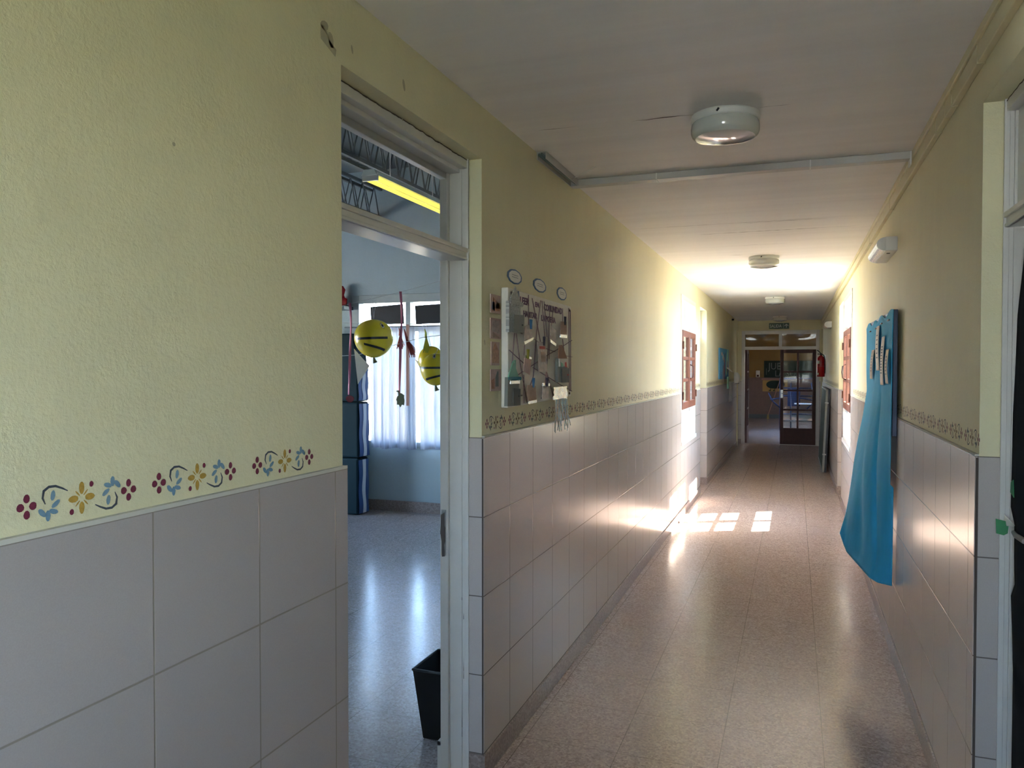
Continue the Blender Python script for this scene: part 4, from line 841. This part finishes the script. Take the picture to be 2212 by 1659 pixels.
# strings with bee balloons, ribbons and tassels
SY = 5.0
def tline(name, pts, label, r=.0022): mb = MB(); mb.tube(pts, r, 5); tag(mb.build(name, M['thread'], origin=pts[0]), label, 'string', 'strings across the classroom')
tline('hanging_string', [(-5.2, SY, 1.70), (-3.17, SY, 2.02), (-2.95, SY, 2.06), (-2.67, SY, 2.11), (-2.33, SY, 2.18), (CX1-.01, SY, 2.42)], 'highest string, rising to the right across the classroom doorway')
tline('hanging_string', [(-6.5, 5.32, 2.0), (-3.0, 5.32, 1.905), (-2.6, 5.32, 1.89), (CX1-.01, 5.32, 1.885)], 'level string over the two right bee balloons')
tline('hanging_string', [(-5.5, 5.22, 1.55), (-3.17, 5.22, 1.66), (-2.6, 5.22, 1.79), (CX1-.01, 5.22, 1.90)], 'lowest string, passing behind the big bee balloon')
def bee(label, c, rx, rz, stripes, eye, tie, wing=None):
    r = thing('bee_balloon', (c[0], c[1], c[2]-rz), label, 'balloon', 'yellow bee balloons in the classroom'); c = Vector(c); n = 26
    prof = [(rx*math.sin(PI*i/n)*(1-.06*math.cos(PI*i/n)), rz*-math.cos(PI*i/n)) for i in range(n+1)]
    MB().lathe(prof, c, 36).build('body', M['yellow'], r)
    def on(a, h, k=1.01):   # a point on the balloon: turn a about its axis, height h in -1..1
        q = math.sqrt(max(0, 1-h*h)); return c+Vector((rx*k*q*math.sin(a), -rx*k*q*math.cos(a), rz*k*h))
    for (a0, h0, a1, h1, wd) in stripes:
        mb = MB(); mb.grid(lambda u, v: on(a0+(a1-a0)*u, h0+(h1-h0)*u+(v-.5)*wd), 16, 3); mb.build('black_stripe', M['tape'], r)
    if eye:
        for rr, m, k in ((.022, 'tape', 1.02), (.016, 'paper', 1.035), (.010, 'tape', 1.05)):
            mb = MB(); a, h = eye; mb.face([on(a+rr/rx*math.cos(t*PI/8), h+rr/rz*math.sin(t*PI/8), k) for t in range(16)]); mb.build('eye', M[m], r)
    mb = MB(); mb.tube([(c.x, c.y, c.z+rz), (c.x-.012, *tie)], .0012, 4); mb.tube([(c.x, c.y, c.z+rz), (c.x+.02, *tie)], .0012, 4); mb.build('tie_string', M['thread'], r)
    mb = MB(); mb.tube([(c.x, c.y, c.z-rz+.004), (c.x+.005, c.y, c.z-rz-.02), (c.x+.012, c.y, c.z-rz-.035)], .01, 8, radii=[.006, .012, .018]); mb.build('neck', M['sage'], r)
    if wing: mb = MB(); mb.face([(c.x+a, c.y-.0, c.z+b) for a, b in wing]); mb.build('wing', M['paper'], r, solid=.001)
tilt = .34
bee('largest bee balloon, hanging left beside the gym mats', (-2.90, SY, 1.775), .142, .140, [(-.75+tilt, -.04, .95+tilt, .02, .12), (-.35+tilt, -.30, .95+tilt, -.62, .12)], (.75+tilt, .62), (SY, 2.056))
bee('rear bee balloon, half hidden behind the one beside the jamb', (-2.655, 5.45, 1.615), .10, .115, [(-1.2+tilt, .35, .4+tilt, .75, .12), (-1.2+tilt, -.45, .4+tilt, -.2, .12)], None, (5.32, 1.887), [(-.145, .02), (-.05, -.04), (-.03, -.11), (-.07, -.10)])
bee('front bee balloon beside the door jamb, with a round eye', (-2.40, SY, 1.548), .108, .114, [(-1.15+tilt, .1, 1.2+tilt, .12, .13), (-.8+tilt, -.62, 1.0+tilt, -.25, .13)], (-.02+tilt, .80), (5.22, 1.83))
def ribbon(label, x, z0, z1, shape, m, y=SY-.02):
    r = thing('hanging_ribbon', (x, y, z1), label, 'ribbon', 'pink ribbons with paper cut-outs in the classroom')
    mb = MB(); mb.grid(lambda u, v: (x-.009+.018*u+.010*math.sin(v*5), y+.006*math.sin(v*9+u), z0+(z1-z0)*v), 2, 20); mb.build('strip', M['pink'], r, solid=.001)
    mb = MB(); mb.prism([(x+a, y-.002, z1+b) for a, b in shape], (0, .004, 0)); mb.build('paper_cutout', m, r)
leafy = [(-.005, .005), (.012, 0), (.03, -.012), (.028, -.03), (.033, -.05), (.028, -.085), (.012, -.080), (.0, -.10), (-.012, -.082), (-.03, -.08), (-.028, -.06), (-.036, -.045), (-.026, -.02), (-.016, -.015), (-.02, .01), (-.034, .012), (-.03, .022), (-.014, .022)]
pig = ell(0, -.03, .034, .026, 0, 14); fish = [(-.05, .012), (-.03, .008), (0, -.006), (.03, .008), (.05, .012), (.045, -.012), (.03, -.024), (.012, -.014), (0, -.022), (-.014, -.026), (-.03, -.02), (-.036, -.006)]
ribbon('pink ribbon left of the largest balloon, with a pink round cut-out', -3.09, 2.04, 1.36, pig, M['maroon'])
ribbon('long pink ribbon in the middle of the doorway with a green leaf cut-out', -2.67, 2.11, 1.375, leafy, M['sage'])
ribbon('pink ribbon beside the door jamb with a brown butterfly cut-out', -2.365, 1.86, 1.255, fish, M['sage'], 5.20)
def tassel(label, x, z, l, w_, m, lean_):
    r = thing('paper_tassel', (x+lean_, 5.3, z-l), label, 'tassel', 'crepe paper tassels in the classroom'); mb = MB()
    mb.tube([(x-.01, 5.3, z+.03), (x, 5.3, z), (x+lean_*.2, 5.3, z-l*.25)], .006, 6, radii=[.002, .007, .010])
    mb.build('knot', m, r); mb = MB()
    for i in range(15):
        a = (i/14-.5)*w_; q = [(x+lean_*t+a*t, 5.3+.012*math.sin(i*2.4)*t, z-l*.2-l*.8*t*(1-.12*(i % 3))) for t in (0, .35, .7, 1)]
        for p, c in zip(q, q[1:]): mb.face([p, c, (c[0]+.006, c[1]+.002, c[2]), (p[0]+.006, p[1]+.002, p[2])])
    mb.build('strands', m, r, solid=.001)
tassel('salmon crepe tassel left of the long middle ribbon', -2.845, 1.84, .135, .06, M['salmon'], 0)
tassel('maroon crepe tassel right of the long middle ribbon', -2.80, 1.83, .19, .07, M['maroon'], .07)
tassel('lime yellow crepe tassel above the two right balloons', -2.625, 1.825, .15, .05, M['lime'], .0)
mb = MB(); mb.prism([(-3.06, SY-.01, 1.70), (-2.98, SY-.01, 1.62), (-2.93, SY-.01, 1.575), (-3.03, SY-.01, 1.44)], (0, .004, 0)); tag(mb.build('paper_pennant', M['paper'], origin=(-3.0, SY, 1.44)), 'white paper pennant hanging behind the largest bee balloon', 'pennant')
mb = MB(); mb.box(-5.1, -4.60, 7.3, CY1, 2.20, 2.235); tag(mb.build('wall_shelf', M['steel'], origin=(-4.8, 7.4, 2.2)), 'end of a grey wall shelf beside the near door post', 'shelf')
mb = MB(); mb.lathe([(0, 0), (.07, 0), (.075, .09), (.05, .10), (.04, .13), (.055, .19), (.03, .23), (0, .235)], (-4.72, 7.42, 2.236), 16); tag(mb.build('red_figurine', M['red'], origin=(-4.72, 7.42, 2.236)), 'small red figurine standing on the classroom wall shelf', 'figurine')
# black waste bin just inside the classroom
bn = thing('waste_bin', (-1.38, 3.03, 0), 'black plastic waste bin behind the door jamb on the classroom floor', 'waste bin')
mb = MB(); a0, a1, b0, b1 = -1.46, -1.30, 2.915, 3.11; A0, A1, B0, B1 = -1.498, -1.282, 2.895, 3.14; hb = .292
lo = [(a0, b0, .0), (a1, b0, .0), (a1, b1, .0), (a0, b1, .0)]; hi = [(A0, B0, hb), (A1, B0, hb), (A1, B1, hb), (A0, B1, hb)]; t = .006
li = [(a0+t, b0+t, .008), (a1-t, b0+t, .008), (a1-t, b1-t, .008), (a0+t, b1-t, .008)]; hj = [(A0+t, B0+t, hb), (A1-t, B0+t, hb), (A1-t, B1-t, hb), (A0+t, B1-t, hb)]
mb.face(lo); mb.face(li)
for i in range(4):
    j = (i+1) % 4; mb.face([lo[i], lo[j], hi[j], hi[i]]); mb.face([li[i], li[j], hj[j], hj[i]]); mb.face([hi[i], hi[j], hj[j], hj[i]])
mb.build('bucket', M['black'], bn)
mb = MB(); mb.tube([(A0, B0, hb), (A1, B0, hb), (A1, B1, hb), (A0, B1, hb), (A0, B0, hb)], .0055, 6, cap=False); mb.build('rim', plain('worn_black_rim', (.05, .055, .06), .3), bn)

# ---------------------------------------------------------------- room beyond the exit door
FY = 25.6; FX0, FX1, FZ = -1.45, 4.2, 3.0
FD = (18.6, 20.6, 0, 2.2)
mb = MB(); mb.box(FX0, FX1, YE+.1, FY, -.2, 0); tag(mb.build('floor_hall', M['class_floor']), kind='structure')
mb = MB(); mb.box(FX0, FX1, FY, FY+.15, 1.275, FZ, 0); mb.box(FX0, FX1, FY-.005, FY+.15, 0, 1.275, 1); tag(mb.build('wall_hall', [M['ochrewall'], M['brownwall']]), kind='structure')
mb = MB(); mb.box(FX0, FX1, FY-.02, FY-.005, 0, .12); tag(mb.build('baseboard_hall', M['steel']), kind='structure')
mb = MB(); pierced(mb, FX0-.15, FX0, YE+.1, FY, 0, FZ, [FD]); tag(mb.build('wall_hall_left', M['ochrewall']), kind='structure')
mb = MB(); pierced(mb, FX1, FX1+.15, YE+.1, FY, 0, FZ, [(19.4, 20.2, 1.0, 2.2)]); tag(mb.build('wall_hall_right', M['ochrewall']), kind='structure')
mb = MB(); pierced(mb, YE+.12, YE+.14, FX0, FX1, 0, FZ, [(E0, E1, 0, ZL)], axis='y'); tag(mb.build('wall_hall_near', M['ochrewall']), kind='structure')
mb = MB(); mb.box(FX0-.15, FX1+.15, YE+.16, FY+.15, FZ, FZ+.12); tag(mb.build('ceiling_hall', M['ceil']), kind='structure')
r = structure('door_7', (FX0, 19.6, 0)); mb = MB()
for a, b, c, d in ((18.6, 18.68, 0, 2.2), (20.52, 20.6, 0, 2.2), (18.6, 20.6, 2.12, 2.2), (19.56, 19.64, 0, 2.2), (18.6, 20.6, 0, .9), (18.6, 20.6, 1.5, 1.56)): mb.box(FX0-.1, FX0-.02, a, b, c, d)
mb.build('frame', M['redwood'], r); mb = MB(); mb.box(FX0-.062, FX0-.058, 18.65, 20.55, .2, 2.15); mb.build('pane', M['glass'], r)
mb = MB(); mb.box(FX0, FX0+.10, FY-.15, FY-.005, 0, 2.05); tag(mb.build('trim_5', M['white']), kind='structure')
cb = thing('chalkboard', (-.2, FY, 1.27), 'green chalkboard with chalk writing on the ochre wall beyond the end door', 'chalkboard')
MB().box(-.90, .95, FY-.03, FY-.008, 1.275, 1.80).build('surface', M['board'], cb)
mb = MB(); mb.box(-.97, .98, FY-.07, FY-.006, 1.20, 1.245); mb.build('chalk_ledge', M['mop'], cb)
text_mesh('JUE', .30, (1, 0, 0), (0, 0, 1), (-.77, FY-.0315, 1.53), M['chalk'], cb, 'writing', .85)
text_mesh('LA SOR', .27, (1, 0, 0), (0, 0, 1), (-.58, FY-.0315, 1.31), M['chalk'], cb, 'writing', .85)
mb = MB(); mb.box(-.835, -.825, FY-.032, FY-.03, 1.36, 1.56); mb.build('chalk_line', M['chalk'], cb)
cp = thing('caterpillar_poster', (-.6, FY, .84), 'yellow sheet with a dark green caterpillar below the far chalkboard', 'poster')
mb = MB(); mb.box(-.94, -.20, FY-.012, FY-.006, .84, 1.19); mb.build('sheet', M['ochre'], cp)
mb = MB(); mb.prism([(x, FY-.016, z) for x, z in [(-.56+.27*math.copysign(abs(math.cos(t*PI/16))**.7, math.cos(t*PI/16)), 1.055+.125*math.sin(t*PI/16)) for t in range(32)]], (0, .004, 0)); mb.build('body', M['board'], cp)
mb = MB()
for x in (-.70, -.58, -.36): mb.box(x-.008, x+.008, FY-.016, FY-.012, .87, .95); mb.box(x-.05, x+.01, FY-.016, FY-.012, .855, .885)
mb.build('foot', M['board'], cp)
sd = thing('soap_dispenser', (-1.08, FY, 1.28), 'small white soap dispenser on the wall left of the far chalkboard', 'soap dispenser')
MB().box(-1.14, -1.02, FY-.10, FY-.006, 1.28, 1.495).build('case', M['white_clean'], sd, bevel=.02); MB().box(-1.11, -1.05, FY-.105, FY-.099, 1.305, 1.36).build('window', M['redwood'], sd)
br = thing('broom', (-.78, FY-.3, 0), 'pinkish broom leaning across the doorway opening beyond the end door', 'broom')
MB().tube([(-.765, FY-.30, .12), (-.425, FY-.05, 1.18)], .014, 8).build('handle', M['mop'], br)
mb = MB(); mb.prism([(-.80, FY-.34, .0), (-.73, FY-.34, .0), (-.745, FY-.34, .13), (-.785, FY-.34, .13)], (0, .10, 0)); mb.build('bristles', M['bristle'], br)
# navy tube frame and panels standing behind the glazed leaf
eq = thing('tube_frame_stand', (-.05, 21.0, 0), 'navy tubular stand with a blue panel behind the glazed leaf', 'stand'); Y0 = 21.0
mb = MB()
for pts in ([(-.34, Y0, 0), (-.34, Y0, 1.30)], [(-.08, Y0-.2, 0), (-.08, Y0-.2, 1.2)], [(-.34, Y0, 1.30), (.52, Y0, 1.30)], [(-.34, Y0, 1.06), (.52, Y0, 1.06)], [(-.34, Y0, .86), (.50, Y0, .86)], [(.52, Y0, 1.30), (.40, Y0-.1, 1.18), (.44, Y0-.1, .95), (.50, Y0-.1, .86), (.44, Y0-.1, .68), (.30, Y0-.1, .54)], [(.10, Y0-.1, .82), (.46, Y0-.1, .76)], [(-.62, Y0, .93), (-.52, Y0, .72), (-.34, Y0, .55)], [(-.58, Y0, .76), (-.34, Y0, .80)], [(-.34, Y0, .40), (.5, Y0, .40)]): mb.tube(pts, .018, 8)
mb.build('tubes', M['bluepipe'], eq)
MB().box(-.16, .14, Y0-.04, Y0-.02, .60, 1.05).build('panel', M['bluepipe'], eq); MB().box(.0, .40, Y0-.26, Y0-.2, .66, .69).build('pale_bar', M['matwhite'], eq)
mb = MB(); mb.box(-.34, .55, Y0-.3, Y0+.3, .22, .26); mb.build('low_deck', M['black'], eq)
mb = MB()
for x in (-.33, .53):
    for y in (Y0-.28, Y0+.28): mb.box(x-.015, x+.015, y-.015, y+.015, 0, .22)
mb.build('foot', M['bluepipe'], eq)

# ---------------------------------------------------------------- outdoors either side
mb = MB(); mb.box(-40, 40, -30, 45, -.5, -.21); tag(mb.build('ground', M['yard']), kind='structure')
mb = MB(); mb.box(-10.2, -10.0, 7.8, 22, -.2, 1.5); tag(mb.build('wall_yard_left', M['yardwall']), kind='structure')
mb = MB(); mb.box(11.0, 11.2, -8, 24, -.2, 1.8); tag(mb.build('wall_yard_right', M['yardwall']), kind='structure')
mb = MB(); mb.box(XR+WT+.1, 4.4, -9, 6.9, 4.2, 4.35); tag(mb.build('trim_porch_added', M['yardwall']), kind='structure')   # unseen porch roof added to keep direct sun out of the side window
mb = MB(); mb.box(XR+WT, 40, -30, 7.2, -.22, -.19); tag(mb.build('lawn', plain('mown_lawn', (.085, .105, .065), .9, .1, var=.3, scale=20)), kind='structure')
mb = MB(); mb.box(-6, XR+WT-.02, -16, YB-.1, -.22, -.185); tag(mb.build('bounce_apron', plain('grey_bounce_paving', (.45, .48, .50), .9, .1, var=.1)), kind='structure')  # unseen paving added to bounce sunlight up onto the near ceiling
mb = MB(); mb.box(CX0-.2, -1.5, CY1+.15, CY1+.97, 2.62, 2.74); tag(mb.build('trim_eave_added', M['yardwall']), kind='structure')   # unseen eave added to keep the sun off the classroom curtains
def bush(label, c, r):
    mb = MB(); random.seed(3)
    for i in range(900):
        d = Vector((random.gauss(0, 1), random.gauss(0, 1), random.gauss(0, 1))).normalized()*random.uniform(.6, 1); p = Vector(c)+Vector((d.x*r[0], d.y*r[1], d.z*r[2]))
        a = Vector((random.gauss(0, 1), random.gauss(0, 1), random.gauss(0, 1))).normalized()*.07; q = a.cross(Vector((.3, .5, .8))).normalized()*.04; mb.face([p-a, p+q, p+a, p-q])
    return tag(mb.build('yard_bush', M['hedge'], origin=(c[0], c[1], -.2)), label, 'bush')
bush('green bush in the yard behind the left corridor window', (-5.6, 13.6, .6), (.8, 1.6, .85))
